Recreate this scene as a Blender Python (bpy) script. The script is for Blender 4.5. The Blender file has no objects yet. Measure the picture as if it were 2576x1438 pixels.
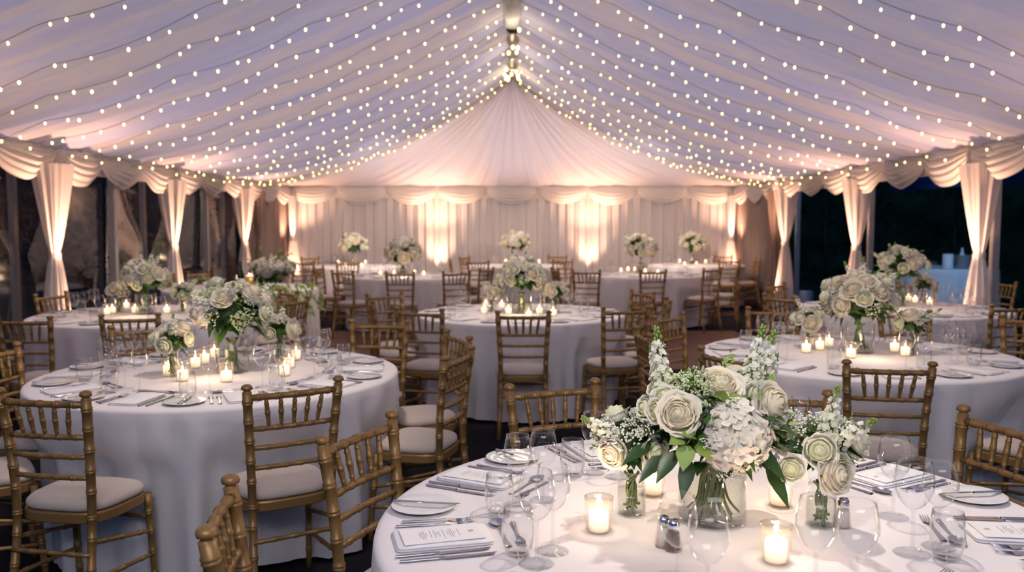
import bpy, math, random
from math import sin, cos, pi, sqrt, atan2, exp
from mathutils import Vector, Matrix, noise

RND = random.Random(7)
COL = bpy.context.scene.collection
TAU = 2 * pi

# ---------------------------------------------------------------- helpers
class MB:
    """collects vertices and faces, then links them as one mesh object"""
    def __init__(s): s.v = []; s.f = []; s.m = []; s.mi = 0
    def add(s, vs, fs):
        b = len(s.v); s.v.extend(vs)
        for f in fs: s.f.append(tuple(b + i for i in f)); s.m.append(s.mi)
    def grid(s, fn, nu, nv, cu=False, cv=False):
        vs = [fn(i / nu, j / nv) for j in range(nv if cv else nv + 1) for i in range(nu if cu else nu + 1)]
        w = nu if cu else nu + 1; h = nv if cv else nv + 1
        fs = []
        for j in range(nv):
            for i in range(nu):
                a = j * w + i; b = j * w + (i + 1) % w; c = ((j + 1) % h) * w + (i + 1) % w; d = ((j + 1) % h) * w + i
                fs.append((a, b, c, d))
        s.add(vs, fs)
    def lathe(s, prof, seg=24, cap0=False, cap1=False, c=(0, 0, 0), fn=None):
        n = len(prof); vs = []
        for r, z in prof:
            for i in range(seg):
                a = TAU * i / seg; q = r if fn is None else fn(r, z, a)
                vs.append((c[0] + q * cos(a), c[1] + q * sin(a), c[2] + z))
        fs = [(j * seg + i, j * seg + (i + 1) % seg, (j + 1) * seg + (i + 1) % seg, (j + 1) * seg + i) for j in range(n - 1) for i in range(seg)]
        if cap0: fs.append(tuple(range(seg - 1, -1, -1)))
        if cap1: fs.append(tuple((n - 1) * seg + i for i in range(seg)))
        s.add(vs, fs)
    def tube(s, pts, rad, seg=8, caps=True):
        pts = [Vector(p) for p in pts]; n = len(pts)
        if not hasattr(rad, '__len__'): rad = [rad] * n
        vs = []; ref = None
        for i in range(n):
            t = (pts[min(i + 1, n - 1)] - pts[max(i - 1, 0)])
            if t.length < 1e-9: t = Vector((0, 0, 1))
            t.normalize()
            if ref is None: ref = Vector((0, 0, 1)) if abs(t.z) < .9 else Vector((1, 0, 0))
            x = ref - t * ref.dot(t)
            if x.length < 1e-6: x = t.orthogonal()
            x.normalize(); y = t.cross(x); ref = x
            for k in range(seg):
                a = TAU * k / seg; p = pts[i] + (x * cos(a) + y * sin(a)) * rad[i]; vs.append(tuple(p))
        fs = [(j * seg + i, j * seg + (i + 1) % seg, (j + 1) * seg + (i + 1) % seg, (j + 1) * seg + i) for j in range(n - 1) for i in range(seg)]
        if caps: fs.append(tuple(range(seg - 1, -1, -1))); fs.append(tuple((n - 1) * seg + i for i in range(seg)))
        s.add(vs, fs)
    def box(s, c, d, M=None):
        x, y, z = d[0] / 2, d[1] / 2, d[2] / 2
        vs = [(i * x, j * y, k * z) for i in (-1, 1) for j in (-1, 1) for k in (-1, 1)]
        if M is not None: vs = [M @ Vector(v) for v in vs]
        vs = [(v[0] + c[0], v[1] + c[1], v[2] + c[2]) for v in vs]
        s.add(vs, [(0, 1, 3, 2), (4, 6, 7, 5), (0, 4, 5, 1), (2, 3, 7, 6), (0, 2, 6, 4), (1, 5, 7, 3)])
    def inst(s, other, M):
        s.add([tuple(M @ Vector(v)) for v in other.v], other.f)
    def mesh(s, name, mats, smooth=True):
        me = bpy.data.meshes.new(name); me.from_pydata([tuple(v) for v in s.v], [], s.f)
        if not isinstance(mats, (list, tuple)): mats = [mats]
        for m in mats: me.materials.append(m)
        me.polygons.foreach_set('use_smooth', [smooth] * len(me.polygons))
        if len(mats) > 1: me.polygons.foreach_set('material_index', s.m)
        me.update(); return me
    def build(s, name, mats, parent=None, smooth=True):
        return put(name, s.mesh(name, mats, smooth), parent)

def put(name, me, parent=None):
    o = bpy.data.objects.new(name, me); COL.objects.link(o); o.parent = parent; return o

LABELS = {}
def tag(o, label=None, cat=None, group=None, kind=None):
    if label: o['label'] = label; LABELS.setdefault(label, []).append((o.name, group))
    if cat: o['category'] = cat
    if group: o['group'] = group
    if kind: o['kind'] = kind
    return o
def empty(name, loc=(0, 0, 0), rz=0.0, label=None, cat=None, group=None):
    o = bpy.data.objects.new(name, None); COL.objects.link(o); o.empty_display_size = .05
    o.location = loc; o.rotation_euler = (0, 0, rz); return tag(o, label, cat, group)
def dup(root, loc, rz, label, cat, group=None, sc=None):
    r = root.copy(); COL.objects.link(r); r.location = loc; r.rotation_euler = (0, 0, rz)
    for k in ('label', 'group', 'category'):
        if k in r: del r[k]
    tag(r, label, cat, group)
    if sc: r.scale = (sc, sc, sc)
    for ch in list(KIDS[root.name]):
        c = ch.copy(); COL.objects.link(c); c.parent = r
        for g in KIDS.get(ch.name, ()):
            d = g.copy(); COL.objects.link(d); d.parent = c
    return r
KIDS = {}
def kid(par, o): KIDS.setdefault(par.name, []).append(o); return o

# ---------------------------------------------------------------- materials
def new_mat(name):
    m = bpy.data.materials.new(name); m.use_nodes = True; nt = m.node_tree
    for n in list(nt.nodes): nt.nodes.remove(n)
    out = nt.nodes.new('ShaderNodeOutputMaterial'); return m, nt, out
def N(nt, t, **kw):
    n = nt.nodes.new(t)
    for k, v in kw.items():
        if k.startswith('i_'):
            key = k[2:].replace('_', ' ')
            n.inputs[int(key) if key.isdigit() else key].default_value = v
        else: setattr(n, k, v)
    return n
def L(nt, a, ao, b, bi): nt.links.new(a.outputs[ao], b.inputs[bi])
def c4(c): return (c[0], c[1], c[2], 1)

def principled(name, col, rough=.5, metal=0.0, var=.0, scale=20., bump=0., bscale=200., sheen=0.0, spec=.5):
    m, nt, out = new_mat(name)
    p = N(nt, 'ShaderNodeBsdfPrincipled'); p.inputs['Base Color'].default_value = c4(col)
    p.inputs['Roughness'].default_value = rough; p.inputs['Metallic'].default_value = metal
    p.inputs['Specular IOR Level'].default_value = spec
    if sheen: p.inputs['Sheen Weight'].default_value = sheen
    tc = N(nt, 'ShaderNodeTexCoord')
    if var:
        nz = N(nt, 'ShaderNodeTexNoise', i_Scale=scale, i_Detail=3.); L(nt, tc, 'Object', nz, 'Vector')
        mx = N(nt, 'ShaderNodeMix', data_type='RGBA')
        mx.inputs[6].default_value = c4([x * (1 - var) for x in col]); mx.inputs[7].default_value = c4([min(1, x * (1 + var)) for x in col])
        L(nt, nz, 'Fac', mx, 0); L(nt, mx, 2, p, 'Base Color')
    if bump:
        nb = N(nt, 'ShaderNodeTexNoise', i_Scale=bscale, i_Detail=2.); L(nt, tc, 'Object', nb, 'Vector')
        b = N(nt, 'ShaderNodeBump', i_Strength=bump, i_Distance=.002); L(nt, nb, 'Fac', b, 'Height'); L(nt, b, 'Normal', p, 'Normal')
    L(nt, p, 0, out, 0); return m

def fabric(name, colA, colB, trans=.35, axis=1, freq=1.3):
    """soft cloth: diffuse and translucent, with a faint banded tint between two tones"""
    m, nt, out = new_mat(name)
    tc = N(nt, 'ShaderNodeTexCoord'); mp = N(nt, 'ShaderNodeMapping')
    sc = [.15, .15, .15]; sc[axis] = 1.; mp.inputs['Scale'].default_value = sc; L(nt, tc, 'Object', mp, 0)
    nz = N(nt, 'ShaderNodeTexNoise', i_Scale=freq, i_Detail=6., i_Roughness=.68); L(nt, mp, 0, nz, 'Vector')
    cr = N(nt, 'ShaderNodeValToRGB'); cr.color_ramp.elements[0].position = .42; cr.color_ramp.elements[1].position = .58
    cr.color_ramp.elements[0].color = c4(colA); cr.color_ramp.elements[1].color = c4(colB); L(nt, nz, 'Fac', cr, 0)
    d = N(nt, 'ShaderNodeBsdfDiffuse'); t = N(nt, 'ShaderNodeBsdfTranslucent'); L(nt, cr, 0, d, 0); L(nt, cr, 0, t, 0)
    mx = N(nt, 'ShaderNodeMixShader', i_0=trans); L(nt, d, 0, mx, 1); L(nt, t, 0, mx, 2); L(nt, mx, 0, out, 0); return m

def thin_glass(name, tint=(.97, .98, .98), refl=1.0, rough=.02, edge=.25, diffuse=0.0, power=4.):
    m, nt, out = new_mat(name)
    tr = N(nt, 'ShaderNodeBsdfTransparent'); tr.inputs[0].default_value = c4(tint)
    gl = N(nt, 'ShaderNodeBsdfGlossy', i_Roughness=rough); gl.inputs[0].default_value = (1, 1, 1, 1)
    lw = N(nt, 'ShaderNodeLayerWeight', i_Blend=.5); pw = N(nt, 'ShaderNodeMath', operation='POWER', i_1=power); L(nt, lw, 'Facing', pw, 0)
    ma = N(nt, 'ShaderNodeMath', operation='MULTIPLY_ADD', use_clamp=True); ma.inputs[1].default_value = edge + .25; ma.inputs[2].default_value = .05 * refl
    L(nt, pw, 0, ma, 0)
    mx = N(nt, 'ShaderNodeMixShader'); L(nt, ma, 0, mx, 0); L(nt, tr, 0, mx, 1); L(nt, gl, 0, mx, 2)
    last = mx
    if diffuse:
        tl = N(nt, 'ShaderNodeBsdfTranslucent'); tl.inputs[0].default_value = (1, .93, .85, 1)
        m2 = N(nt, 'ShaderNodeMixShader', i_0=diffuse); L(nt, mx, 0, m2, 1); L(nt, tl, 0, m2, 2); last = m2
    L(nt, last, 0, out, 0); return m

def petalmat(name, inner, outer, r, trans=.3):
    m, nt, out = new_mat(name)
    tc = N(nt, 'ShaderNodeTexCoord'); ln = N(nt, 'ShaderNodeVectorMath', operation='LENGTH'); L(nt, tc, 'Object', ln, 0)
    mr = N(nt, 'ShaderNodeMapRange'); mr.inputs[1].default_value = r * .5; mr.inputs[2].default_value = r * 1.15; L(nt, ln, 'Value', mr, 0)
    mx = N(nt, 'ShaderNodeMix', data_type='RGBA'); mx.inputs[6].default_value = c4(inner); mx.inputs[7].default_value = c4(outer); L(nt, mr, 0, mx, 0)
    d = N(nt, 'ShaderNodeBsdfDiffuse'); t = N(nt, 'ShaderNodeBsdfTranslucent'); L(nt, mx, 2, d, 0); L(nt, mx, 2, t, 0)
    s = N(nt, 'ShaderNodeMixShader', i_0=trans); L(nt, d, 0, s, 1); L(nt, t, 0, s, 2); L(nt, s, 0, out, 0); return m

def emis(name, col, strength):
    m, nt, out = new_mat(name); e = N(nt, 'ShaderNodeEmission', i_Strength=strength); e.inputs[0].default_value = c4(col); L(nt, e, 0, out, 0); return m

M = {}
M['gold'] = principled('antique_gold_paint', (.35, .205, .072), .40, .35, .18, 9., .15, 300.)
M['cushion'] = principled('ivory_cushion_fabric', (.62, .53, .45), .9, 0, .06, 30., .25, 900., .3)
M['cloth'] = principled('white_table_linen', (.85, .81, .81), .85, 0, .02, 4., .12, 700., .2)
M['napkin'] = principled('white_napkin_linen', (.86, .85, .87), .85, 0, .02, 10., .15, 900.)
M['lining'] = fabric('roof_lining_fabric', (.66, .67, .81), (.84, .75, .71), .42, 1, 1.9)  # lavender and beige bands paint in light and shade on the white pleats
M['hip'] = fabric('end_lining_fabric', (.84, .79, .80), (.88, .80, .75), .42, 0, 1.2)
M['drape'] = fabric('drape_voile', (.86, .81, .78), (.90, .84, .80), .3, 2, 1.)
M['wallcloth'] = fabric('wall_lining_fabric', (.80, .74, .72), (.86, .80, .76), .2, 0, 2.)
M['sheer'] = fabric('brown_sheer_fabric', (.36, .27, .24), (.45, .33, .28), .25, 1, 2.)
M['cover'] = principled('outer_roof_cover', (.5, .5, .52), .8)
M['post'] = principled('white_post_paint', (.50, .46, .43), .5)
M['bluepost'] = principled('blue_grey_steel', (.22, .32, .45), .5, .3)  # drum weight's own colour; on the tent leg, bluish light painted in
M['pane'] = thin_glass('clear_vinyl_pane', (.60, .58, .58), 1.6, .07, .5)
M['carpet'] = principled('charcoal_carpet', (.011, .011, .015), .95, 0, .3, 60., .4, 500., 0, .15)
M['wood'] = principled('brown_wood_floor', (.13, .055, .03), .55, 0, .25, 5.)
M['grass'] = principled('night_lawn', (.012, .03, .022), .95, 0, .5, 8., .5, 40., 0, .1)
M['hedge'] = principled('night_hedge_leaves', (.022, .062, .034), .8, 0, .6, 3., 0, 1, 0, .2)
M['hedgewin'] = principled('brown_dusk_hedge', (.05, .035, .03), .9, 0, .5, 2.)
M['glass'] = thin_glass('clear_thin_glass', (.975, .98, .985), .8, .02, .75, 0.0, 3.0)
M['stem_glass'] = thin_glass('stem_glass', (.95, .96, .97), 1.0, .03, .30)
M['vase'] = thin_glass('vase_glass', (.985, .99, .985), .7, .02, .55, 0.0, 3.5)
M['water'] = thin_glass('vase_water', (.94, .955, .91), .8, .02, .2)
M['votive'] = thin_glass('cut_votive_glass', (.97, .94, .90), 2.2, .10, .6, .09)
M['wax'] = None
M['silver'] = principled('polished_silver', (.62, .64, .70), .16, 1.0)
M['plate'] = principled('white_china', (.80, .83, .82), .12, 0, 0, 1, 0, 1, 0, .6)
M['paper'] = principled('menu_paper', (.88, .87, .86), .8)
M['ink'] = principled('grey_ink', (.42, .41, .43), .8)
M['goldink'] = principled('gold_ink', (.55, .47, .33), .6)
M['leaf'] = principled('dark_leaf', (.045, .105, .020), .42, 0, .45, 25., 0, 1, 0, .45)
M['leafd'] = principled('deep_green_leaf', (.026, .068, .016), .35, 0, .4, 25., 0, 1, 0, .45)
M['leaf2'] = principled('fresh_leaf', (.22, .33, .065), .5, 0, .3, 25., 0, 1, 0, .4)
M['stem'] = principled('green_stem', (.16, .20, .05), .45, 0, .3, 30.)
M['rose'] = petalmat('rose_petals', (.97, .89, .68), (.95, .92, .85), .046, .45)
M['hyd'] = petalmat('hydrangea_petals', (.80, .80, .60), (.92, .86, .80), .072)
M['lis'] = petalmat('lisianthus_petals', (.80, .82, .52), (.91, .89, .82), .026)
M['stock'] = petalmat('stock_florets', (.9, .9, .72), (.92, .92, .84), .1)
M['gyp'] = principled('tiny_white_blossom', (.85, .86, .78), .7)
M['lace'] = principled('pale_green_lace_flower', (.62, .70, .42), .7)
M['bulb'] = emis('warm_fairy_bulb', (1, .72, .22), 6.)
M['flame'] = emis('candle_flame', (1, .66, .28), 30.)
M['cable'] = principled('thin_grey_cable', (.20, .19, .20), .6)
M['steel'] = principled('brushed_steel', (.42, .41, .40), .4, .7)
M['dark'] = principled('black_metal', (.02, .02, .022), .5, .3)
M['bottle'] = principled('dark_green_bottle', (.012, .02, .01), .15, 0, 0, 1, 0, 1, 0, .7)
M['foil'] = principled('gold_foil_glass', (.75, .48, .16), .35, .6, .3, 80.)
M['pepper'] = principled('brown_peppercorns', (.10, .05, .03), .6, 0, .4, 200.)
M['salt'] = principled('white_salt', (.85, .82, .8), .8)
M['bluecloth'] = principled('white_garden_linen', (.75, .78, .82), .9)
M['canopy'] = fabric('navy_canopy', (.03, .07, .22), (.04, .08, .24), .5)
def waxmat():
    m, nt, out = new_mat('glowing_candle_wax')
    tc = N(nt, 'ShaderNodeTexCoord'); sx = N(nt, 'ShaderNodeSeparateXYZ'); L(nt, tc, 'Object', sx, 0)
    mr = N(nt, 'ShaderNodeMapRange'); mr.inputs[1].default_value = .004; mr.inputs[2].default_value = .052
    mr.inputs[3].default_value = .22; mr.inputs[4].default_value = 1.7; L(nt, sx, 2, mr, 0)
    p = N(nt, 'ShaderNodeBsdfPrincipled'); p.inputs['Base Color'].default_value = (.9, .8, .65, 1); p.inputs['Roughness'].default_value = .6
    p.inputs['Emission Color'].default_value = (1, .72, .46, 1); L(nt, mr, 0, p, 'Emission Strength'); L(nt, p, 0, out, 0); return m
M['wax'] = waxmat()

# ---------------------------------------------------------------- layout (metres; camera looks along +Y)
HW = 4.65; RIDGE = 4.04; EAVE = 2.30; YHIP = 14.6; YB = 17.8; TOPZ = .77; TR = .90
T = {  # centre x, y
 1: (.53, 2.16), 2: (-1.50, 4.37), 3: (.07, 7.38), 4: (2.03, 5.00), 5: (3.58, 7.80), 6: (-3.13, 7.25), 7: (-3.26, 10.28),
 8: (-2.93, 15.74), 9: (-1.61, 12.80), 10: (.07, 16.05), 11: (2.07, 13.15), 12: (3.50, 16.25), 13: (7.7, 15.3)}
TN = {1: 'menu table', 2: 'window front table', 3: 'middle table', 4: 'garden front table', 5: 'garden curtain table',
 6: 'window second table', 7: 'bottle table', 8: 'window corner table', 9: 'window rear table', 10: 'back centre table',
 11: 'garden rear table', 12: 'garden corner table', 13: 'outdoor drinks table'}
HOURS = ['twelve', 'one', 'two', 'three', 'four', 'five', 'six', 'seven', 'eight', 'nine', 'ten', 'eleven']
USED = set()
def clock(dx, dy, key):
    """clock position round a centre, twelve being the far side"""
    h = (atan2(dx, dy) / TAU * 12) % 12
    cands = sorted(range(24), key=lambda k: min(abs(h - k / 2), 12 - abs(h - k / 2)) + (.12 if k % 2 else 0))
    for k in cands:
        if (key, k) not in USED:
            USED.add((key, k)); break
    return (HOURS[k // 2] + " o'clock") if k % 2 == 0 else ('half past ' + HOURS[k // 2])

# chairs: x, y of the back's top, facing in degrees, table
CH = [(-.65, 1.86, 11, 1), (-.47, 2.59, -25, 1), (.16, 3.29, -69, 1), (.98, 3.12, -95, 1), (1.57, 2.67, -165, 1),
 (-1.73, 3.16, 79, 2), (-.91, 3.40, 122, 2), (-2.47, 4.24, -2, 2), (-2.42, 3.48, 36, 2), (-.29, 4.11, 163, 2), (-.32, 4.80, -156, 2), (-.90, 5.38, -98, 2), (-2.18, 5.12, -66, 2),
 (-2.62, 5.83, 103, 6), (-3.27, 5.69, 88, 6), (-4.05, 7.63, -14, 6), (-4.22, 6.92, 2, 6), (-1.82, 7.12, 158, 6), (-2.13, 7.98, -141, 6),
 (.08, 6.03, 90, 3), (-.68, 6.23, 72, 3), (.85, 6.36, 108, 3), (1.25, 7.03, 174, 3), (1.16, 7.90, -154, 3), (-1.04, 7.64, -50, 3), (-1.16, 7.01, 13, 3),
 (1.72, 3.90, 80, 4), (1.03, 4.11, 25, 4), (2.53, 3.98, 122, 4), (3.50, 5.70, -120, 4), (.77, 4.94, 4, 4), (1.15, 5.78, -42, 4), (1.93, 6.28, -112, 4), (2.81, 6.09, -88, 4),
 (3.84, 6.60, 105, 5), (5.35, 9.30, -165, 5), (2.34, 7.43, 30, 5), (2.79, 9.00, -43, 5), (3.66, 9.25, -90, 5), (4.30, 9.05, -122, 5),
 (-1.47, 11.20, 90, 9), (-2.27, 11.42, 60, 9), (-2.82, 12.70, -8, 9), (-.73, 11.27, 110, 9), (-.36, 12.16, 150, 9),
 (-2.73, 14.21, 112, 8), (-3.52, 14.36, 108, 8), (-3.90, 16.54, -50, 8),
 (-.58, 14.60, 80, 10), (-.94, 16.86, -30, 10), (-1.11, 15.29, 8, 10), (.88, 15.11, 105, 10), (.92, 17.30, -100, 10),
 (1.93, 11.67, 100, 11), (1.01, 11.57, 84, 11), (.61, 12.16, 12, 11), (2.85, 12.16, 125, 11), (3.40, 12.80, 160, 11),
 (3.81, 15.20, 95, 12), (4.25, 17.25, -120, 12), (4.42, 15.75, 178, 12),
 (-4.15, 10.50, -4, 7), (-4.13, 11.23, -25, 7)]

# ---------------------------------------------------------------- chair
def smoothpath(pts, n):
    out = []
    for i in range(len(pts) - 1):
        p0 = Vector(pts[max(i - 1, 0)]); p1 = Vector(pts[i]); p2 = Vector(pts[i + 1]); p3 = Vector(pts[min(i + 2, len(pts) - 1)])
        for k in range(n):
            t = k / n
            out.append(.5 * ((2 * p1) + (p2 - p0) * t + (2 * p0 - 5 * p1 + 4 * p2 - p3) * t * t + (3 * p1 - p0 - 3 * p2 + p3) * t ** 3))
    out.append(Vector(pts[-1])); return out
def bamboo(mb, pts, r0, r1, rings, w=.004, bump=1.22, seg=9, dbl=True, taper=None):
    """a turned bamboo-look rod along a path with raised rings at the given fractions"""
    path = smoothpath(pts, 12); ln = [0.]
    for i in range(1, len(path)): ln.append(ln[-1] + (path[i] - path[i - 1]).length)
    tot = ln[-1]
    def at(t):
        d = t * tot
        for i in range(1, len(path)):
            if ln[i] >= d or i == len(path) - 1:
                s = (d - ln[i - 1]) / max(ln[i] - ln[i - 1], 1e-9); return path[i - 1].lerp(path[i], s)
    ts = {0.: 1., 1.: 1., .5: 1.}; e = w / tot
    for k in range(1, 8): ts.setdefault(k / 8, 1.)
    for g in rings:
        cs = (g - 1.15 * e, g + 1.15 * e) if dbl else (g,)
        for c in cs:
            for o, b in ((-1.1, 1.), (-.45, bump), (.45, bump), (1.1, 1.)): ts[min(max(c + o * e, 0), 1)] = b
    P_, R_ = [], []
    for t in sorted(ts):
        P_.append(at(t)); b = r0 + (r1 - r0) * t
        if taper: b *= taper(t)
        R_.append(b * ts[t])
    mb.tube(P_, R_, seg)

def make_chair():
    root = empty('chiavari_chair')
    for sx in (-1, 1):
        mb = MB()
        bamboo(mb, [(sx * .176, -.262, 0), (sx * .164, -.215, .25), (sx * .160, -.197, .45), (sx * .168, -.207, .68), (sx * .182, -.235, .895)], .0145, .0185,
               [.14, .27, .40, .49, .60, .69, .78, .87, .955], .0045, 1.16, 10)
        mb.lathe([(.0185, 0), (.013, .004), (.013, .010), (.021, .013), (.0225, .020), (.0195, .028), (.011, .033), (.002, .034)], 12, c=(sx * .182, -.236, .892))
        kid(root, mb.build('back_post', M['gold'], root))
        mb = MB()
        bamboo(mb, [(sx * .178, .158, 0), (sx * .176, .142, .22), (sx * .172, .125, .43)], .0125, .017, [.2, .42, .62, .82], .0045, 1.18, 10)
        kid(root, mb.build('front_leg', M['gold'], root))
    def rail(name, z, hw, y, r, rings, bow=.012):
        mb = MB(); bamboo(mb, [(-hw, y, z), (-hw / 2, y - bow * .75, z), (0, y - bow, z), (hw / 2, y - bow * .75, z), (hw, y, z)], r, r, rings, .004, 1.2, 9)
        kid(root, mb.build(name, M['gold'], root))
    rail('top_rail', .872, .178, -.232, .0128, [.12, .31, .5, .69, .88], .016)
    rail('spindle_rail', .745, .168, -.214, .0108, [.13, .32, .5, .68, .87])
    rail('back_rail', .668, .164, -.206, .0100, [.2, .4, .6, .8]); rail('back_rail', .588, .160, -.201, .0100, [.2, .4, .6, .8])
    for k in range(-2, 3):
        mb = MB(); b0 = 1 - (abs(k) / 3.2) ** 2
        bamboo(mb, [(k * .056, -.232 - .016 * b0, .866), (k * .052, -.224 - .013 * b0, .81), (k * .048, -.214 - .012 * b0, .75)], .0095, .0085, [.18, .5, .84], .0035, 1.22, 8, False, lambda t: .78 + .34 * sin(pi * t) ** 2)
        kid(root, mb.build('spindle', M['gold'], root))
    def plan(a, hb, hf, hd, cy):
        sx, sy = cos(a), sin(a); y = math.copysign(abs(sy) ** .55, sy); x = math.copysign(abs(sx) ** .55, sx)
        t = (y + 1) / 2; return x * (hb + (hf - hb) * t), cy + y * hd
    mb = MB()
    prof = [(.985, .405), (1.0, .409), (1.0, .440), (.985, .447), (.80, .447), (.80, .405)]
    mb.grid(lambda u, v: (lambda q, s: (q[0] * s[0], q[1] * s[0], s[1]))(plan(u * TAU, .182, .200, .172, -.028), prof[min(int(round(v * 6)) % 6, 5)]), 48, 6, True, True)
    kid(root, mb.build('seat_frame', M['gold'], root, False))
    mb = MB()
    cp = [(.90, .4475), (.985, .451), (1.01, .462), (.99, .476), (.93, .487), (.80, .494), (.55, .499), (.25, .501), (.0, .5015)]
    mb.grid(lambda u, v: (lambda q, s: (q[0] * s[0], q[1] * s[0] - .005 * (1 - s[0]), s[1]))(plan(u * TAU, .178, .198, .169, -.025), cp[int(round(v * 8))]), 40, 8, True)
    kid(root, mb.build('seat_cushion', M['cushion'], root))
    def bar(a, b, rings, r=.0095):
        mb = MB(); bamboo(mb, [a, tuple((Vector(a) + Vector(b)) / 2), b], r, r, rings, .004, 1.2, 8); kid(root, mb.build('stretcher', M['gold'], root))
    bar((-.166, -.222, .30), (.166, -.222, .30), [.25, .5, .75]); bar((-.176, .137, .33), (.176, .137, .33), [.25, .5, .75])
    for sx in (-1, 1):
        bar((sx * .164, -.212, .345), (sx * .175, .136, .27), [.2, .5, .8]); bar((sx * .168, -.23, .20), (sx * .176, .146, .17), [.2, .5, .8])
    return root
for i, (x, y, fd, t) in enumerate(CH):   # seats stay clear of the table edge
    dx, dy = x - T[t][0], y - T[t][1]; d = math.hypot(dx, dy); k = 1 + (min(.11, max(0, 1.27 - d)) if t != 1 else 0) / d; CH[i] = (T[t][0] + dx * k, T[t][1] + dy * k, fd, t)
proto = make_chair()
for i, (x, y, fd, t) in enumerate(CH):
    a = math.radians(fd); fx, fy = cos(a), sin(a)
    loc = (x + .236 * fx, y + .236 * fy, 0); rz = a - pi / 2
    lab = "gold bamboo-turned chair with ivory cushion, %s, %s" % (clock(x - T[t][0], y - T[t][1], ('chair', t)), TN[t])
    if i == 0: proto.location = loc; proto.rotation_euler = (0, 0, rz); tag(proto, lab, 'chair', 'gold chairs round the tables')
    else: dup(proto, loc, rz, lab, 'chair', 'gold chairs round the tables')

# ---------------------------------------------------------------- tables and cloths
def make_table(t, r=TR):
    cx, cy = T[t]; rn = random.Random(t * 13)
    NA = 200 if t < 8 else 120; lim = [9.] * NA   # how far out the cloth may hang before it meets a chair pushed under it
    for (x, y, fd, tt) in CH:
        a = math.radians(fd); rx, ry = x + .236 * cos(a) - cx, y + .236 * sin(a) - cy
        if math.hypot(rx, ry) > 1.7: continue
        for i in range(NA):
            b = TAU * i / NA; q = .45
            while q < 1.02:
                px, py = q * cos(b) - rx, q * sin(b) - ry; lyy = px * cos(a) + py * sin(a); lxx = px * sin(a) - py * cos(a)
                if abs(lxx) < .222 and -.30 < lyy < .180: lim[i] = min(lim[i], q - .012); break
                q += .01
    lim = [min(lim[(i + k) % NA] + max(0, abs(k) - 1) * (TAU / NA) * r * 2.2 for k in range(-9, 10)) for i in range(NA)]
    n1 = rn.randint(24, 29); ph = [rn.uniform(0, TAU) for _ in range(5)]
    def fold(a): return 1.5 * abs(sin(n1 * .5 * a + ph[0] + .8 * sin(3 * a + ph[3]) + .4 * sin(7 * a + ph[1]))) ** .9 * (.75 + .25 * sin(5 * a + ph[2])) - .85 + .10 * sin(61 * a + ph[2])
    prof = [(0, 0), (.5, 0), (.80, 0), (.955, 0), (.985, -.002), (1.0, -.008), (1.004, -.018)] + [(None, k / 18) for k in range(1, 19)]
    zb = .022
    def fn(u, v):
        a = u * TAU; k = prof[int(round(v * (len(prof) - 1)))]
        if k[0] is not None: return (r * k[0] * cos(a), r * k[0] * sin(a), TOPZ + k[1])
        s = k[1]; z = TOPZ - .018 - s * (TOPZ - .018 - zb)
        q = r * 1.004 + .010 * s ** .4 + fold(a) * (.010 + .046 * s) * min(1, s * 9)
        lm = lim[int(round(u * NA)) % NA] + max(0, z - .50) * .6
        if q > lm - .03: q = q + (min(q, lm - .016 + .020 * fold(a) * min(1, s * 4)) - q) * min(1, (q - lm + .03) / .03)
        z += .006 * sin(5 * a + ph[4]) * s
        return (q * cos(a), q * sin(a), z)
    root = empty('banquet_table', (cx, cy, 0), 0, 'round table under a floor-length white cloth, the %s' % TN[t], 'table', 'round banquet tables')
    mb = MB(); mb.grid(fn, NA, len(prof) - 1, True)
    mb.build('tablecloth', M['cloth'] if t != 13 else M['bluecloth'], root)
    mb = MB(); mb.lathe([(r * .97, TOPZ - .028), (r * .975, TOPZ - .006)], 48, True, True); mb.build('tabletop', M['wood'], root)
    return root
for t in T: make_table(t, .875 if t == 1 else TR)

# ---------------------------------------------------------------- tableware prototypes
def proto_obj(fn): return fn
def knife_mb(l=.225):
    mb = MB(); h = l * .45
    mb.grid(lambda u, v: (lambda y, w: (w * cos(u * TAU), y, .0035 + .0028 * sin(u * TAU)))(v * h, .0075 * (.75 + .35 * abs(v - .45)) * (1 if 0 < v < 1 else .55)), 10, 8, True)
    def bl(u, v):
        y = h + v * (l - h); w = .0095 * (1 - .12 * v) * (1 if v < .82 else sqrt(max(0, 1 - ((v - .82) / .18) ** 2)) * .97 + .03)
        return (-.004 + (u * w * 1.5), y, .0030 + .0009 * (1 - u))
    mb.grid(bl, 3, 12); return mb
def fork_mb(l=.20):
    mb = MB(); h = l * .62
    mb.grid(lambda u, v: (lambda y, w: (w * cos(u * TAU), y, .003 + .0018 * sin(u * TAU) + .006 * max(0, v - .6)))(v * h, .0035 + .004 * (1 - v) ** 2), 8, 10, True)
    mb.grid(lambda u, v: ((u - .5) * (.007 + .018 * min(1, v * 1.6)), h + v * l * .16, .0055 - .0055 * v + .0008), 4, 5)
    for k in range(4):
        x = (k - 1.5) * .0062
        mb.tube([(x, h + l * .155, .0012), (x, h + l * .26, .0022), (x * .95, l, .0062)], [.0014, .0013, .0007], 5)
    return mb
def spoon_mb(l=.19):
    mb = MB(); h = l * .68
    mb.grid(lambda u, v: (lambda y, w: (w * cos(u * TAU), y, .003 + .0018 * sin(u * TAU) + .006 * max(0, v - .6)))(v * h, .003 + .004 * (1 - v) ** 2), 8, 10, True)
    def bw(u, v):
        a = u * TAU; y = h + l * .16 + v * l * .165 * sin(a); x = v * .0195 * cos(a); return (x, y, .0012 + .0065 * v * v)
    mb.grid(bw, 20, 5, True); return mb
ME = {}
ME['knife'] = knife_mb().mesh('knife', M['silver']); ME['butter'] = knife_mb(.185).mesh('butter_knife', M['silver'])
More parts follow.
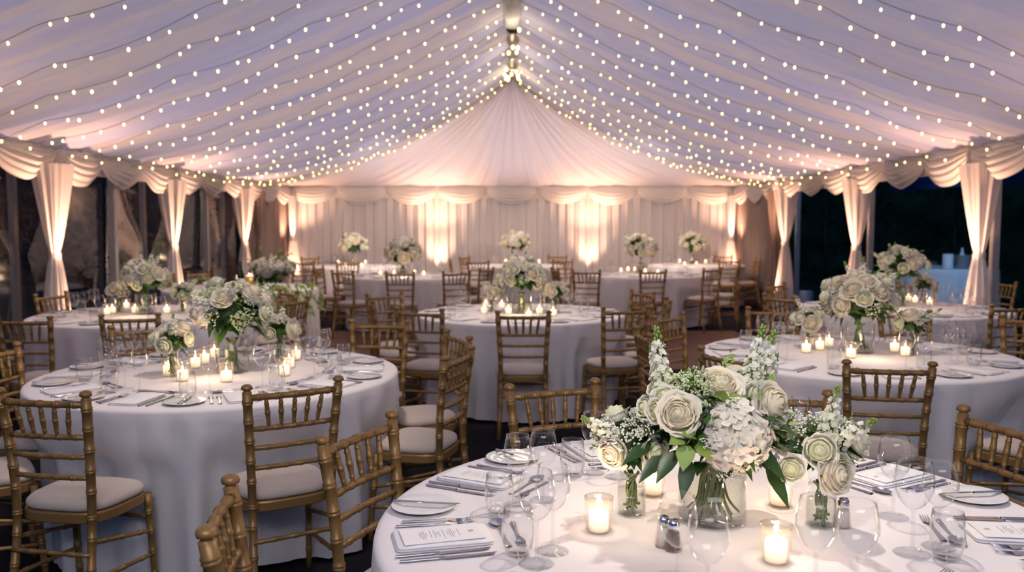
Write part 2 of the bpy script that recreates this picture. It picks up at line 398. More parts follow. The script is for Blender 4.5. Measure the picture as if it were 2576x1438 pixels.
ME['fork'] = fork_mb().mesh('fork', M['silver']); ME['sfork'] = fork_mb(.18).mesh('small_fork', M['silver']); ME['spoon'] = spoon_mb().mesh('spoon', M['silver'])
mb = MB(); mb.lathe([(0, .004), (.050, .004), (.056, .0045), (.086, .0125), (.088, .0115), (.058, .001), (.05, 0), (0, 0)], 40); ME['plate'] = mb.mesh('side_plate', M['plate'])
def napkin_mb(w=.135, l=.235):
    mb = MB(); rn = random.Random(3)
    def layer(z0, th, ww, ll, ox, oy):
        pr = [(.0, 0), (.98, 0), (1, .35), (1, .65), (.98, 1), (0, 1)]
        def fn(u, v):
            a = u * TAU; q = pr[int(round(v * 5))]
            x = math.copysign(abs(cos(a)) ** .16, cos(a)) * ww / 2 * q[0]; y = math.copysign(abs(sin(a)) ** .16, sin(a)) * ll / 2 * q[0]
            return (x + ox, y + oy, z0 + th * q[1] + (.0012 * sin(x * 31 + y * 17) * (q[1])))
        mb.grid(fn, 56, 5, True)
    layer(.0006, .0042, w, l, 0, 0); layer(.0058, .0042, w * .985, l * .985, .002, .002); return mb
ME['napkin'] = napkin_mb().mesh('folded_napkin', M['napkin'])
mb = MB(); mb.box((0, 0, .0008), (.105, .195, .0012)); ME['menu'] = mb.mesh('menu_card', M['paper'], False)
mb = MB(); rn = random.Random(5)
def dash(x, y, w, h=.0022): mb.add([(x - w / 2, y - h / 2, .0018), (x + w / 2, y - h / 2, .0018), (x + w / 2, y + h / 2, .0018), (x - w / 2, y + h / 2, .0018)], [(0, 1, 2, 3)])
yy = .040
for para, n in ((1, 1), (5, 4), (1, 1), (4, 3), (1, 1), (4, 4)):
    for k in range(n):
        w = rn.uniform(.022, .06); x = -w / 2
        while x < w / 2 - .004:
            q = rn.uniform(.004, .011); dash(x + q / 2, yy, q * .86, .0016); x += q
        yy -= .0052
    yy -= .0052
ME['text'] = mb.mesh('printed_lines', M['ink'], False)
mb = MB()
for k in range(7):
    a = k * .42 - 1.2; p = [(.002 * k - .008 + .0035 * s * cos(a), .068 + .004 * sin(k) + .011 * s * sin(a + 1.1), .0019) for s in (0, .35, .7, 1)]
    mb.tube(p, [.0006, .0011, .0009, .0003], 4)
ME['emblem'] = mb.mesh('leaf_emblem', M['goldink'])

def wineglass_mbs(h=.205, R=.041):
    b0 = h * .47
    bowl = [(.0045, b0), (.012, b0 + .004), (.024, b0 + .014), (.034, b0 + .030), (R, b0 + .052), (R * .985, b0 + .068), (R * .90, h - .018), (R * .80, h), (R * .78, h + .0004)]
    stem = [(R * .93, 0.0006), (R * .95, .0016), (R * .80, .0028), (R * .45, .0045), (.009, .008), (.0048, .016), (.0040, .04), (.0040, b0 - .01), (.0055, b0)]
    return bowl, stem
mb = MB(); bw, st = wineglass_mbs(); mb.lathe(bw, 32); mb.lathe([(.0322, .2045), (.0332, .2052), (.0334, .2062), (.0324, .2058), (.0322, .2045)], 32); ME['wg_bowl'] = mb.mesh('bowl', M['glass'])
mb = MB(); mb.lathe(st, 24, True); ME['wg_stem'] = mb.mesh('stem', M['stem_glass'])
mb = MB(); mb.lathe(bw, 20); mb.mi = 1; mb.lathe(st, 12); ME['wg_one'] = mb.mesh('wine_glass', [M['glass'], M['stem_glass']])
mb = MB(); mb.lathe([(0, .001), (.026, .001), (.030, .006), (.036, .03), (.0385, .055), (.0365, .085), (.033, .112), (.0318, .1125), (.0352, .085), (.037, .055), (.0345, .032), (.0285, .010), (0, .008)], 32); ME['tumbler'] = mb.mesh('tumbler', M['glass'])

def things(name, me, loc, rz, label, cat, group, parts=(), sc=None, tilt=0):
    if not parts:
        o = put(name, me); o.location = loc; o.rotation_euler = (tilt, 0, rz)
    else:
        o = empty(name, loc, rz); o.rotation_euler = (tilt, 0, rz)
        for pn, pm in parts: put(pn, pm, o)
    if sc: o.scale = (sc, sc, sc)
    return tag(o, label, cat, group)

def setting(t, ang, full=2, jit=.006, glasses=True):
    """one place: side plate with butter knife, forks, napkin (with menu), knives, dessert cutlery and glasses"""
    cx, cy = T[t]; a = math.radians(ang); rn = random.Random(t * 100 + int(ang))
    ck = clock(cos(a), sin(a), ('place', t)); rz = a + pi / 2
    def at(x, y, z=0):
        x += rn.uniform(-jit, jit); y += rn.uniform(-jit, jit)
        return (cx + x * cos(rz) - y * sin(rz), cy + x * sin(rz) + y * cos(rz), TOPZ + .0008 + z)
    # local frame: y to the table centre, x to the diner's right; local y of a point at radius q is -q
    where = 'at %s, %s' % (ck, TN[t]); g = ' on the ' + TN[t]
    def R(d): return rz + math.radians(d + rn.uniform(-3, 3))
    p = at(0, -.715); r0 = R(0)
    things('folded_napkin', ME['napkin'], p, r0, 'folded white napkin ' + where, 'napkin', 'napkins' + g)
    if full >= 3:
        things('menu_card', None, (p[0], p[1], TOPZ + .0130), r0 + .03, 'printed menu card on the napkin ' + where, 'menu', 'menu cards' + g,
               (('card', ME['menu']), ('text', ME['text']), ('emblem', ME['emblem'])))
    pp = at(-.238, -.735)
    things('side_plate', ME['plate'], pp, 0, 'small white side plate ' + where, 'plate', 'side plates' + g)
    things('butter_knife', ME['butter'], (pp[0] - .085 * cos(r0 + 1.2), pp[1] - .085 * sin(r0 + 1.2), TOPZ + .0135), r0 + 1.2 - pi / 2, 'butter knife lying across the side plate ' + where, 'knife', 'butter knives' + g)
    things('knife', ME['knife'], at(.098, -.83), R(2), 'inner silver knife ' + where, 'knife', 'knives' + g)
    things('fork', ME['fork'], at(-.098, -.82), R(-2), 'inner silver fork ' + where, 'fork', 'forks' + g)
    if full >= 2:
        things('knife', ME['knife'], at(.126, -.825), R(2), 'outer silver knife ' + where, 'knife', 'knives' + g)
        things('fork', ME['sfork'], at(-.128, -.80), R(-2), 'outer silver fork ' + where, 'fork', 'forks' + g)
        things('dessert_spoon', ME['spoon'], at(.085, -.565), R(88), 'dessert spoon above the napkin ' + where, 'spoon', 'spoons' + g)
        things('dessert_fork', ME['sfork'], at(-.075, -.525), R(-92), 'dessert fork above the napkin ' + where, 'fork', 'forks' + g)
    if glasses:
        for k, (x, y, s, n) in enumerate(((.125, -.515, 1.0, 'tall'), (.222, -.49, .93, 'short'))):
            things('wine_glass', ME['wg_one'], at(x, y), 0, 'clear %s wine glass ' % n + where, 'wine glass', 'wine glasses' + g, (), s)
        things('tumbler', ME['tumbler'], at(.178, -.605), 0, 'clear water tumbler ' + where, 'tumbler', 'tumblers' + g)

for ang in (191, 151, 111, 71, 31, -9, -49): setting(1, ang, 3, .004, False)
for ang in (79, 115, 151, 187, 223, 259, 295, 331, 7, 43): setting(2, ang, 2)
for ang in (270, 310, 350, 30, 150, 190, 230): setting(3, ang, 1)
for ang in (262, 302, 342, 22, 62, 102, 142, 182, 222): setting(4, ang, 1)
for ang in (285, 325, 205, 245, 5, 165): setting(5, ang, 1)
for ang in (282, 242, 190, 150, 322, 350): setting(6, ang, 1)

# glasses of the menu table, each where it stands
def glass1(x, y, s, lab): return things('wine_glass', None, (x, y, TOPZ + .0005), 0, lab, 'wine glass', 'wine glasses on the menu table', (('bowl', ME['wg_bowl']), ('stem', ME['wg_stem'])), s)
def tumbler1(x, y, lab, s=1): return things('tumbler', ME['tumbler'], (x, y, TOPZ + .0005), 0, lab, 'tumbler', 'tumblers on the menu table', (), s)
MT = ', menu table'
G1 = [(1350, 1418, 1.03, "wine glass beside the dessert spoon at half past eight"), (1390, 1386, 1.0, "wine glass behind the dessert spoon glass at half past eight"),
      (1302, 1268, .93, "small wine glass at ten o'clock behind the tumbler"), (1366, 1258, .95, "taller wine glass at ten o'clock"),
      (1492, 1190, .92, "wine glass beside the crossed knives at the far edge"), (1552, 1200, .95, "wine glass next to the small white posy"),
      (2246, 1300, 1.02, "wine glass in front of the napkin at two o'clock"), (2294, 1392, 1.08, "wine glass between two other glasses near three o'clock"),
      (2360, 1376, .98, "wine glass beside the side plate at three o'clock"),
      (2050, 1505, 1.02, "large wine glass in front of the small posy with one big rose"), (2154, 1514, 1.0, "large wine glass beside the little white shaker"),
      (1702, 1490, 1.0, "wine glass in front of the pepper shaker"), (1778, 1542, 1.0, "wine glass in front of the big cylinder vase"), (1945, 1130, .9, "wine glass behind the flowers at the far side"), (2010, 1140, .92, "wine glass beyond the bouquet beside the far chair")]
TH = math.atan((719 - 565) / 2150.)
def ground(px, py, z=TOPZ):
    dx = (px - 1288) / 2150.; dy = -(py - 719) / 2150.; vy = cos(TH) + dy * sin(TH); vz = -sin(TH) + dy * cos(TH); k = (z - 1.53) / vz; return dx * k, vy * k
def ray(px, py, Y):
    dx = (px - 1288) / 2150.; dy = -(py - 719) / 2150.; vy = cos(TH) + dy * sin(TH); vz = -sin(TH) + dy * cos(TH); k = Y / vy; return Vector((dx * k, Y, 1.53 + vz * k))
for px, py, s, lab in G1:
    x, y = ground(px, py); glass1(x, y, s, 'clear ' + lab + MT)
for px, py, lab in [(1303, 1395, "water tumbler beside the dessert spoon at half past eight"), (1256, 1296, "water tumbler at ten o'clock"), (1440, 1196, "water tumbler by the crossed knives at the far edge"),
                    (2381, 1405, "water tumbler at three o'clock"), (2134, 1610, "water tumbler cut by the bottom edge near the white shaker"), (1690, 1600, "water tumbler cut by the bottom edge near the pepper shaker")]:
    x, y = ground(px, py); tumbler1(x, y, 'clear ' + lab + MT)

# shakers
def shaker(px, py, content, lab):
    x, y = ground(px, py); o = empty('shaker', (x, y, TOPZ + .0005), 0, lab, 'shaker', 'shakers on the menu table')
    mb = MB(); mb.lathe([(0, 0), (.019, 0), (.021, .004), (.017, .035), (.0135, .058)], 20); mb.build('glass_body', M['votive'], o)
    mb = MB(); mb.lathe([(0, .004), (.017, .004), (.0145, .035), (.013, .046), (0, .046)], 16); mb.build('filling', content, o)
    mb = MB(); mb.lathe([(.0145, .057), (.0145, .066), (.011, .074), (0, .077)], 20); mb.build('cap', M['silver'], o)
shaker(1693, 1384, M['pepper'], 'glass shaker filled with brown pepper on the menu table')
shaker(1668, 1374, M['salt'], 'glass shaker with white filling beside the pepper on the menu table')
shaker(2120, 1325, M['salt'], 'pale shaker between the two large wine glasses on the menu table')

# ---------------------------------------------------------------- votives
def facet(r, z, a):
    k = 10; return r * (1 + .045 * (1 if .012 < z < .08 else .2) * (abs(((a * k / TAU + z * 28) % 1) - .5) * 2 - .5))
mb = MB(); mb.lathe([(0, 0), (.027, 0), (.029, .003), (.0305, .015), (.032, .035), (.0335, .055), (.0350, .075), (.0362, .088), (.0345, .0885), (.033, .07)], 60, fn=facet); ME['vot_holder'] = mb.mesh('glass_holder', M['votive'])
mb = MB(); mb.lathe([(0, 0), (.027, 0), (.031, .006), (.0335, .08), (.0345, .092), (.0335, .0925), (.032, .08)], 24); ME['vot_plain'] = mb.mesh('glass_holder', M['votive'])
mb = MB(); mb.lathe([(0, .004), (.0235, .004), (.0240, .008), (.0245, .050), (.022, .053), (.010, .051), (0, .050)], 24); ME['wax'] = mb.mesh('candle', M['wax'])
mb = MB(); mb.lathe([(.0005, .052), (.0028, .055), (.0040, .060), (.0034, .065), (.0018, .071), (.0003, .076)], 10); ME['flame'] = mb.mesh('flame', M['flame'])
def votive(t, x, y, cut=False, s=1.0):
    cx, cy = T[t]
    lab = 'lit votive in %s glass, %s from the bouquet, %s' % ('cut' if cut else 'plain', clock(x - cx, y - cy, ('vot', t)), TN[t])
    o = empty('votive_candle', (x, y, TOPZ + .0005), RND.uniform(0, 6), lab, 'candle', 'votive candles on the ' + TN[t]); o.scale = (s, s, s)
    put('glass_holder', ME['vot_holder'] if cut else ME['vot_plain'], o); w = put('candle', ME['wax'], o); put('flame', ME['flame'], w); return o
for px, py in ((1506, 1336), (1642, 1243), (1962, 1270), (1951, 1413)):
    x, y = ground(px, py); votive(1, x, y, True)
V = {2: [(424, 945), (460, 958), (570, 960), (492, 925), (515, 915), (540, 900), (745, 905), (728, 925), (716, 945)],
     3: [(1218, 789), (1279, 790), (1357, 790), (1392, 795), (1330, 800), (1222, 775), (1262, 776)],
     4: [(2028, 887), (2140, 900), (2277, 895), (2062, 880), (2250, 885), (2085, 872)],
     5: [(2338, 768), (2302, 762), (2290, 752), (2255, 765)],
     6: [(270, 792), (283, 788), (340, 788), (420, 788), (462, 780), (318, 776)],
     8: [(851, 665), (868, 673), (910, 673), (928, 663)], 9: [(957, 693), (992, 692), (1066, 694), (1043, 692)], 10: [(1257, 660), (1348, 659), (1356, 663)],
     11: [(1562, 686), (1623, 688), (1580, 683), (1655, 690), (1597, 684)], 12: [(1710, 662), (1722, 669), (1752, 669), (1775, 663)], 7: [(640, 725)]}
for t, lst in V.items():
    if t == 7: continue
    for px, py in lst:
        x, y = ground(px, py); dx, dy = x - T[t][0], y - T[t][1]; d = math.hypot(dx, dy)
        if d > .8: x, y = T[t][0] + dx * .75 / d, T[t][1] + dy * .75 / d
        votive(t, x, y)
# wine glasses round the far tables
for t in (7, 8, 9, 10, 11, 12):
    rn = random.Random(t)
    for k in range(10):
        a = TAU * k / 10 + rn.uniform(-.12, .12); q = rn.uniform(.50, .62)
        if t == 7 and cos(a + .7) > .2: continue
        x, y = T[t][0] + q * cos(a), T[t][1] + q * sin(a)
        things('wine_glass', ME['wg_one'], (x, y, TOPZ + .0005), 0, 'clear wine glass at %s on the %s' % (clock(cos(a), sin(a), ('fg', t)), TN[t]), 'wine glass', 'wine glasses on the ' + TN[t])
        if t in (9, 11, 7) or k % 2:
            a += .2; x, y = T[t][0] + (q + .08) * cos(a), T[t][1] + (q + .08) * sin(a)
            things('tumbler', ME['tumbler'], (x, y, TOPZ + .0005), 0, 'clear tumbler at %s on the %s' % (clock(cos(a), sin(a), ('ft', t)), TN[t]), 'tumbler', 'tumblers on the ' + TN[t])
        if t in (9, 11):
            a -= .35; x, y = T[t][0] + .73 * cos(a), T[t][1] + .73 * sin(a)
            things('side_plate', ME['plate'], (x, y, TOPZ + .0005), 0, 'small white side plate at %s on the %s' % (clock(cos(a), sin(a), ('fp', t)), TN[t]), 'plate', 'side plates on the ' + TN[t])

# ---------------------------------------------------------------- flowers
def petal(mb, ang, wid, r0, r1, z0, z1, curl, rn, nu=6, nv=6):
    wob = rn.uniform(-1, 1); ph = rn.uniform(0, TAU)
    def fn(u, v):
        uu = u * 2 - 1; w = wid * (sin(pi * (.12 + .62 * v)) ** .6); ve = v * (1 - .16 * uu * uu * v)
        r = r0 + (r1 - r0) * (v ** .8) * (1 - .10 * uu * uu) + curl * max(0, v - .62) ** 1.6 * 2.2
        z = z0 + (z1 - z0) * ve - curl * max(0, v - .70) ** 2 * 5.0 + .0013 * sin(uu * 5 + ph) * v
        a = ang + uu * w + .05 * wob * v; return (r * cos(a), r * sin(a), z)
    mb.grid(fn, nu, nv)
def rose_mb(seed, R=.045, layers=7, n0=3, nv=6, open_=1.0):
    """cupped petals in shells, the inner ones closed and spiralled, the outer ones open with rolled rims"""
    rn = random.Random(seed); mb = MB()
    for i in range(layers):
        t = i / (layers - 1); n = n0 + int(3.2 * t + .3); off = rn.uniform(0, TAU); rho = R * (.20 + .74 * t ** .9); zc = R * .50 * (1 - t) ** 1.1; top = .16 + (1.10 + .25 * (open_ - 1)) * t ** .85
        for k in range(n):
            a0 = off + TAU * k / n + rn.uniform(-.12, .12); wid = max(.95, TAU / n * .78) if i else 1.5; tp = top + rn.uniform(-.14, .16); rk = rho * rn.uniform(.93, 1.06); ph = rn.uniform(0, TAU); roll = R * (.05 + .16 * t) * rn.uniform(.7, 1.3)
            def fn(u, v):
                uu = u * 2 - 1; w = wid * (sin(pi * (.14 + .60 * v)) ** .6); f = 2.35 + (tp - 2.35) * (v * (1 - .10 * uu * uu * v)); q = rk * (1 + .10 * uu * (1.2 - t)) * (1 + .02 * sin(uu * 6 + ph) * v)
                r = q * sin(f); z = zc + q * cos(f) * (.92 if f < 1.57 else .62); e = max(0, v - .72) / .28
                r += roll * e * e * (1 + .3 * sin(uu * 4 + ph)); z -= roll * .55 * e ** 3; a = a0 + uu * w; return (r * cos(a), r * sin(a), z)
            mb.grid(fn, 6, nv + 1)
    mb.lathe([(0, -R * .50), (R * .45, -R * .42), (R * .70, -R * .15), (R * .70, R * .12), (R * .52, R * .36), (R * .26, R * .52), (R * .15, R * .62), (R * .10, R * .70), (0, R * .74)], 14); return mb
def floret(mb, M4, r, rn, n=4):
    for k in range(n):
        a = TAU * k / n + rn.uniform(-.2, .2); wd = r * rn.uniform(.50, .64); up = rn.uniform(-.1, .28) * r
        pts = [(0, 0, 0), (.45, -.8, .12), (.95, -.75, .3), (1.08, 0, .42), (.95, .75, .3), (.45, .8, .12), (.6, 0, .10)]
        vs = []
        for x, y, z in pts:
            lx, ly, lz = x * r, y * wd, z * r * .5 + up * x
            vs.append(tuple(M4 @ Vector((lx * cos(a) - ly * sin(a), lx * sin(a) + ly * cos(a), lz))))
        mb.add(vs, [(0, 1, 6), (1, 2, 6), (2, 3, 6), (3, 4, 6), (4, 5, 6), (5, 0, 6)])
def axis_mat(d, roll=0., loc=(0, 0, 0), s=1.0):
    q = Vector((0, 0, 1)).rotation_difference(Vector(d).normalized()); return Matrix.Translation(loc) @ q.to_matrix().to_4x4() @ Matrix.Rotation(roll, 4, 'Z') @ Matrix.Scale(s, 4)
def fib(n, zmin=-.5):
    out = []
    for i in range(n):
        z = 1 - (1 - zmin) * (i + .5) / n; q = sqrt(1 - z * z); a = i * 2.39996; out.append(Vector((q * cos(a), q * sin(a), z)))
    return out
def hydrangea_mb(seed, R=.075, n=90, fr=.021):
    rn = random.Random(seed); mb = MB()
    for d in fib(n, -.55):
        d = (d + Vector((rn.uniform(-.16, .16), rn.uniform(-.16, .16), rn.uniform(-.16, .16)))).normalized()
        rr = R * rn.uniform(.88, 1.03); floret(mb, axis_mat(d, rn.uniform(0, 6), (d.x * rr, d.y * rr, d.z * rr * .86)), fr * rn.uniform(.85, 1.2), rn)
    mb.lathe([(0, -R * .5), (R * .6, -R * .35), (R * .84, 0), (R * .72, R * .4), (R * .4, R * .64), (0, R * .72)], 16); return mb
def stock_mb(seed, Ln=.17, n=26):
    rn = random.Random(seed); mb = MB(); mb.mi = 1
    bend = rn.uniform(-.02, .02); mb.tube([(bend * (k / 6) ** 2, 0, -.08 + (Ln + .08) * k / 6) for k in range(7)], [.0028 - .0002 * k for k in range(7)], 6); mb.mi = 0
    for i in range(n):
        t = i / n; z = Ln * (.08 + .74 * t); a = i * 2.39996 + rn.uniform(-.3, .3); q = .022 * (1 - .55 * t)
        d = Vector((cos(a), sin(a), .55)); p = Vector((bend * (z / Ln) ** 2 + q * cos(a), q * sin(a), z))
        floret(mb, axis_mat(d, rn.uniform(0, 6), p), .0155 * (1 - .45 * t), rn, 4); floret(mb, axis_mat(d, rn.uniform(0, 6), p + d * .004), .010 * (1 - .4 * t), rn, 4)
    mb.mi = 1
    for i in range(12):
        t = i / 12; a = i * 2.4; z = Ln * (.82 + .2 * t); q = .009 * (1 - .6 * t); mb.lathe([(.0005, -.005), (.0042, -.001), (.0040, .003), (.0005, .007)], 6, c=(bend + q * cos(a), q * sin(a), z))
    return mb
def gyp_mb(seed, n=46, R=.05, br=.0034, umbel=False):
    rn = random.Random(seed); mb = MB()
    for i in range(n):
        d = Vector((rn.gauss(0, 1), rn.gauss(0, 1), abs(rn.gauss(0, .5 if umbel else .9)) + .5)).normalized(); q = R * rn.uniform(.55, 1.0); p = d * q
        if umbel: p.z = R * .55 + rn.uniform(-.006, .006) - .25 * (p.x ** 2 + p.y ** 2) / R
        mb.mi = 1; mb.tube([(0, 0, -R * .5), (p.x * .5, p.y * .5, p.z * .4), tuple(p)], .0006, 3, False); mb.mi = 0
        for k in range(4 if umbel else 2):
            o = p + Vector((rn.uniform(-1, 1), rn.uniform(-1, 1), rn.uniform(-.6, 1))) * br * 1.9
            mb.lathe([(.0002, -br), (br * .9, -br * .3), (br * .85, br * .4), (.0002, br)], 5, c=tuple(o))
    return mb
def leaf(mb, p, d, up, ln, wd, droop=.3, fold=.25):
    d = Vector(d).normalized(); s = d.cross(Vector(up))
    if s.length < 1e-4: s = d.orthogonal()
    s.normalize(); nrm = s.cross(d)
    vs = []
    for j in range(5):
        t = j / 4; w = wd * 1.08 * sin(pi * (.05 + .95 * t) ** .72); c = Vector(p) + d * ln * t - Vector((0, 0, 1)) * ln * droop * t * t
        for u in (-1, 0, 1): vs.append(tuple(c + s * w * u + nrm * abs(u) * w * fold))
    mb.add(vs, [(j * 3 + i, j * 3 + i + 1, j * 3 + i + 4, j * 3 + i + 3) for j in range(4) for i in range(2)])
def foliage_mb(seed, n=110, low=False):
    """unit-radius mass of leaves round a dark core, centred on the flower dome"""
    rn = random.Random(seed); mb = MB()
    def core(u, v):
        a = u * TAU; ph = v * pi; r = .60 * (1 + .12 * sin(5 * a + 3 * ph) * sin(ph)); return (r * sin(ph) * cos(a), r * sin(ph) * sin(a), .82 * r * cos(ph) - .02)
    mb.grid(core, 20, 10, True)
    for i in range(n):
        z = rn.uniform(-.62, .95); a = rn.uniform(0, TAU); q = sqrt(max(0, 1 - z * z)); d = Vector((q * cos(a), q * sin(a), z)); p = d * rn.uniform(.50, .74); p.z *= .85
        dd = d + Vector((rn.uniform(-.7, .7), rn.uniform(-.7, .7), rn.uniform(-.5, .5)))
        leaf(mb, p, dd, (rn.uniform(-.4, .4), rn.uniform(-.4, .4), 1), rn.uniform(.30, .52), rn.uniform(.075, .15), rn.uniform(.1, .55))
    return mb
def sprays_mb(seed, n=16):
    rn = random.Random(seed); mb = MB()
    for i in range(n):
        z = rn.uniform(-.1, .9); a = rn.uniform(0, TAU); q = sqrt(1 - z * z); d = Vector((q * cos(a), q * sin(a), z)); p0 = d * .2; bendv = Vector((rn.uniform(-.3, .3), rn.uniform(-.3, .3), -.15))
        ln = rn.uniform(.75, 1.02); pts = [p0 + d * ln * k / 5 + bendv * (k / 5) ** 2 * .5 for k in range(6)]; mb.tube(pts, [.012 - .0016 * k for k in range(6)], 4)
        for k in range(1, 11):
            t = k / 10; c = p0 + d * ln * t + bendv * t * t * .5; side = d.cross(Vector((rn.uniform(-1, 1), rn.uniform(-1, 1), 1))).normalized() * (1 if k % 2 else -1)
            leaf(mb, c, side * .8 + d * .8, d.cross(side), rn.uniform(.10, .17), rn.uniform(.03, .05), .15)
    return mb
def stems_mb(seed, n=20, neck=.02, top=.14, rb=.062):
    rn = random.Random(seed); mb = MB()
    for i in range(n):
        a = TAU * i / n + rn.uniform(-.2, .2); q = rb * rn.uniform(.45, 1.0); b = a + pi + rn.uniform(-.6, .6)
        p = [(q * cos(a), q * sin(a), rn.uniform(.006, .03)), (q * .60 * cos(a), q * .60 * sin(a), top * .35), (neck * cos(a + .8), neck * sin(a + .8), top * .85), (neck * 1.6 * cos(b), neck * 1.6 * sin(b), top * 1.25)]
        mb.tube(smoothpath(p, 4), rn.uniform(.0024, .0042), 7)
    return mb
FL = {'rose': [rose_mb(s).mesh('rose', M['rose']) for s in (1, 2, 3)], 'hydrangea': [hydrangea_mb(s).mesh('hydrangea', M['hyd']) for s in (1, 2)],
      'lisianthus': [rose_mb(s + 20, .027, 4, 3, 5, .82).mesh('lisianthus', M['lis']) for s in (1, 2, 3)], 'stock_spike': [stock_mb(s).mesh('stock_spike', [M['stock'], M['leaf2']]) for s in (1, 2)],
      'filler_spray': [gyp_mb(s).mesh('filler_spray', [M['gyp'], M['stem']]) for s in (1, 2)], 'lace_flower': [gyp_mb(9, 70, .055, .003, True).mesh('lace_flower', [M['lace'], M['stem']])]}
FOL = [foliage_mb(s).mesh('dark_foliage', M['leaf']) for s in (1, 2)]; FOL_T1 = foliage_mb(31, 170).mesh('dark_foliage', M['leaf'])
SPR = [sprays_mb(s).mesh('pale_greenery', M['leaf2']) for s in (1, 2)]
STEMS = stems_mb(4).mesh('stems', M['stem']); STEMS_S = stems_mb(5, 11, .012, .09, .026).mesh('stems', M['stem'])
mb = MB(); mb.lathe([(0, .004), (.083, .004), (.085, .0), (.0855, .006), (.085, .172), (.0835, .174), (.0825, .172), (.0825, .010), (0, .009)], 48); ME['vase_big'] = mb.mesh('vase', M['vase'])
mb = MB(); mb.lathe([(0, .010), (.081, .010), (.082, .012), (.082, .112), (0, .112)], 40); ME['water_big'] = mb.mesh('water', M['water'])
mb = MB(); mb.lathe([(0, .003), (.034, .003), (.0365, .0), (.037, .012), (.037, .08), (.033, .094), (.0315, .098), (.0315, .116), (.0300, .117), (.030, .10), (.0352, .08), (.0352, .010), (0, .009)], 36); ME['vase_small'] = mb.mesh('vase', M['vase'])
mb = MB(); mb.lathe([(0, .010), (.0345, .010), (.0345, .07), (0, .07)], 28); ME['water_small'] = mb.mesh('water', M['water'])

def vase(t, x, y, small, lab, s=1.0):
    o = empty('flower_vase' if not small else 'bud_vase', (x, y, TOPZ + .0005), 0, lab, 'vase', 'small posy vases' if small else 'cylinder vases'); o.scale = (s, s, s)
    put('glass', ME['vase_small' if small else 'vase_big'], o); put('water', ME['water_small' if small else 'water_big'], o); return o
def bloom(root, kind, p, d, s, rn, off=0.):
    o = put(kind, rn.choice(FL[kind]), root); d = Vector(d).normalized(); o.matrix_local = axis_mat(d, rn.uniform(0, TAU), Vector(p) - d * off, s); return o
def bouquet(x, y, lab, seed, R, zc, kinds, z0=TOPZ, stems=STEMS, squash=.85, zmin=-.25, tone=1.0, stem_s=1.0, fol=1.0, group='white table bouquets'):
    """a dome of blooms of the given kinds over foliage; zc is the height of its centre over the table"""
    rn = random.Random(seed); root = empty('bouquet', (x, y, z0 + .002), rn.uniform(0, 6), lab, 'bouquet', group)
    if stems: o = put('stems', stems, root); o.scale = (stem_s, stem_s, stem_s)
    f = put('dark_foliage', FOL[seed % 2], root); f.location = (0, 0, zc); f.scale = (R * .93 * fol, R * .93 * fol, R * .86 * fol); f.rotation_euler = (0, 0, rn.uniform(0, 6))
    g = put('pale_greenery', SPR[seed % 2], root); g.location = (0, 0, zc); g.scale = (R * fol, R * fol, R * fol); g.rotation_euler = (0, 0, rn.uniform(0, 6))
    sites = fib(len(kinds), zmin); rn.shuffle(kinds)
    for d, k in zip(sites, kinds):
        d = (d + Vector((rn.uniform(-.12, .12), rn.uniform(-.12, .12), rn.uniform(-.08, .08)))).normalized()
        q = R * {'rose': .84, 'hydrangea': .68, 'lisianthus': .98, 'stock_spike': .62, 'filler_spray': .75, 'lace_flower': .70}[k] * rn.uniform(.92, 1.08)
        if k == 'stock_spike': d = (d + Vector((0, 0, .7))).normalized()
        s = {'rose': 1.28, 'hydrangea': .95, 'lisianthus': 1.45, 'stock_spike': .8, 'filler_spray': .9, 'lace_flower': 1.}[k] * rn.uniform(.9, 1.12) * tone
        bloom(root, k, (d.x * q, d.y * q, zc + d.z * q * squash), d, s, rn)
    return root
def mix(r, h, l, s, g, w): return ['rose'] * r + ['hydrangea'] * h + ['lisianthus'] * l + ['stock_spike'] * s + ['filler_spray'] * g + ['lace_flower'] * w

# the big arrangement of the menu table, each bloom placed by hand
vx, vy = ground(1800, 1322); vy += .04
vase(1, vx, vy, False, 'large clear cylinder vase with water in the centre of the menu table')
root = empty('bouquet', (vx, vy, TOPZ + .002), 0, 'largest white bouquet with one big hydrangea head on the menu table', 'bouquet', 'white table bouquets')
rn = random.Random(5)
put('stems', stems_mb(8, 26, .024, .16, .07).mesh('stems', M['stem']), root)
f = put('dark_foliage', FOL_T1, root); f.location = (0, 0, .26); f.scale = (.185, .185, .165)
g = put('pale_greenery', SPR[0], root); g.location = (0, 0, .28); g.scale = (.17, .17, .17)
def rp(px, py, dep): return ray(px, py, vy + dep) - Vector((vx, vy, TOPZ + .002))
CAMD = Vector((-.22, -.93, .22))
def bl(kind, px, py, dep, d, s, var=None):
    o = bloom(root, kind, rp(px, py, dep), d, s, rn, {'rose': .025, 'lisianthus': .014, 'hydrangea': .02}.get(kind, 0)); return o
bl('rose', 1705, 1040, -.16, (-.25, -.88, .30), 1.12); bl('rose', 1815, 958, -.09, (.03, -.62, .78), 1.25); bl('rose', 1958, 1010, -.12, (.62, -.7, .35), 1.25)
bl('hydrangea', 1858, 1092, -.15, (.10, -.95, .18), 1.08)
bl('lisianthus', 1668, 992, -.08, (-.4, -.6, .7), 1.25); bl('lisianthus', 1616, 1022, -.06, (-.8, -.5, .3), 1.15); bl('lisianthus', 1650, 1034, -.10, (-.5, -.8, .1), 1.1)
bl('lisianthus', 1870, 985, -.05, (.2, -.7, .6), 1.2); bl('lisianthus', 1910, 990, -.07, (.3, -.8, .4), 1.15); bl('lisianthus', 1700, 950, .02, (-.2, -.5, .9), 1.0); bl('lisianthus', 1645, 965, .03, (-.6, -.3, .7), 1.0)
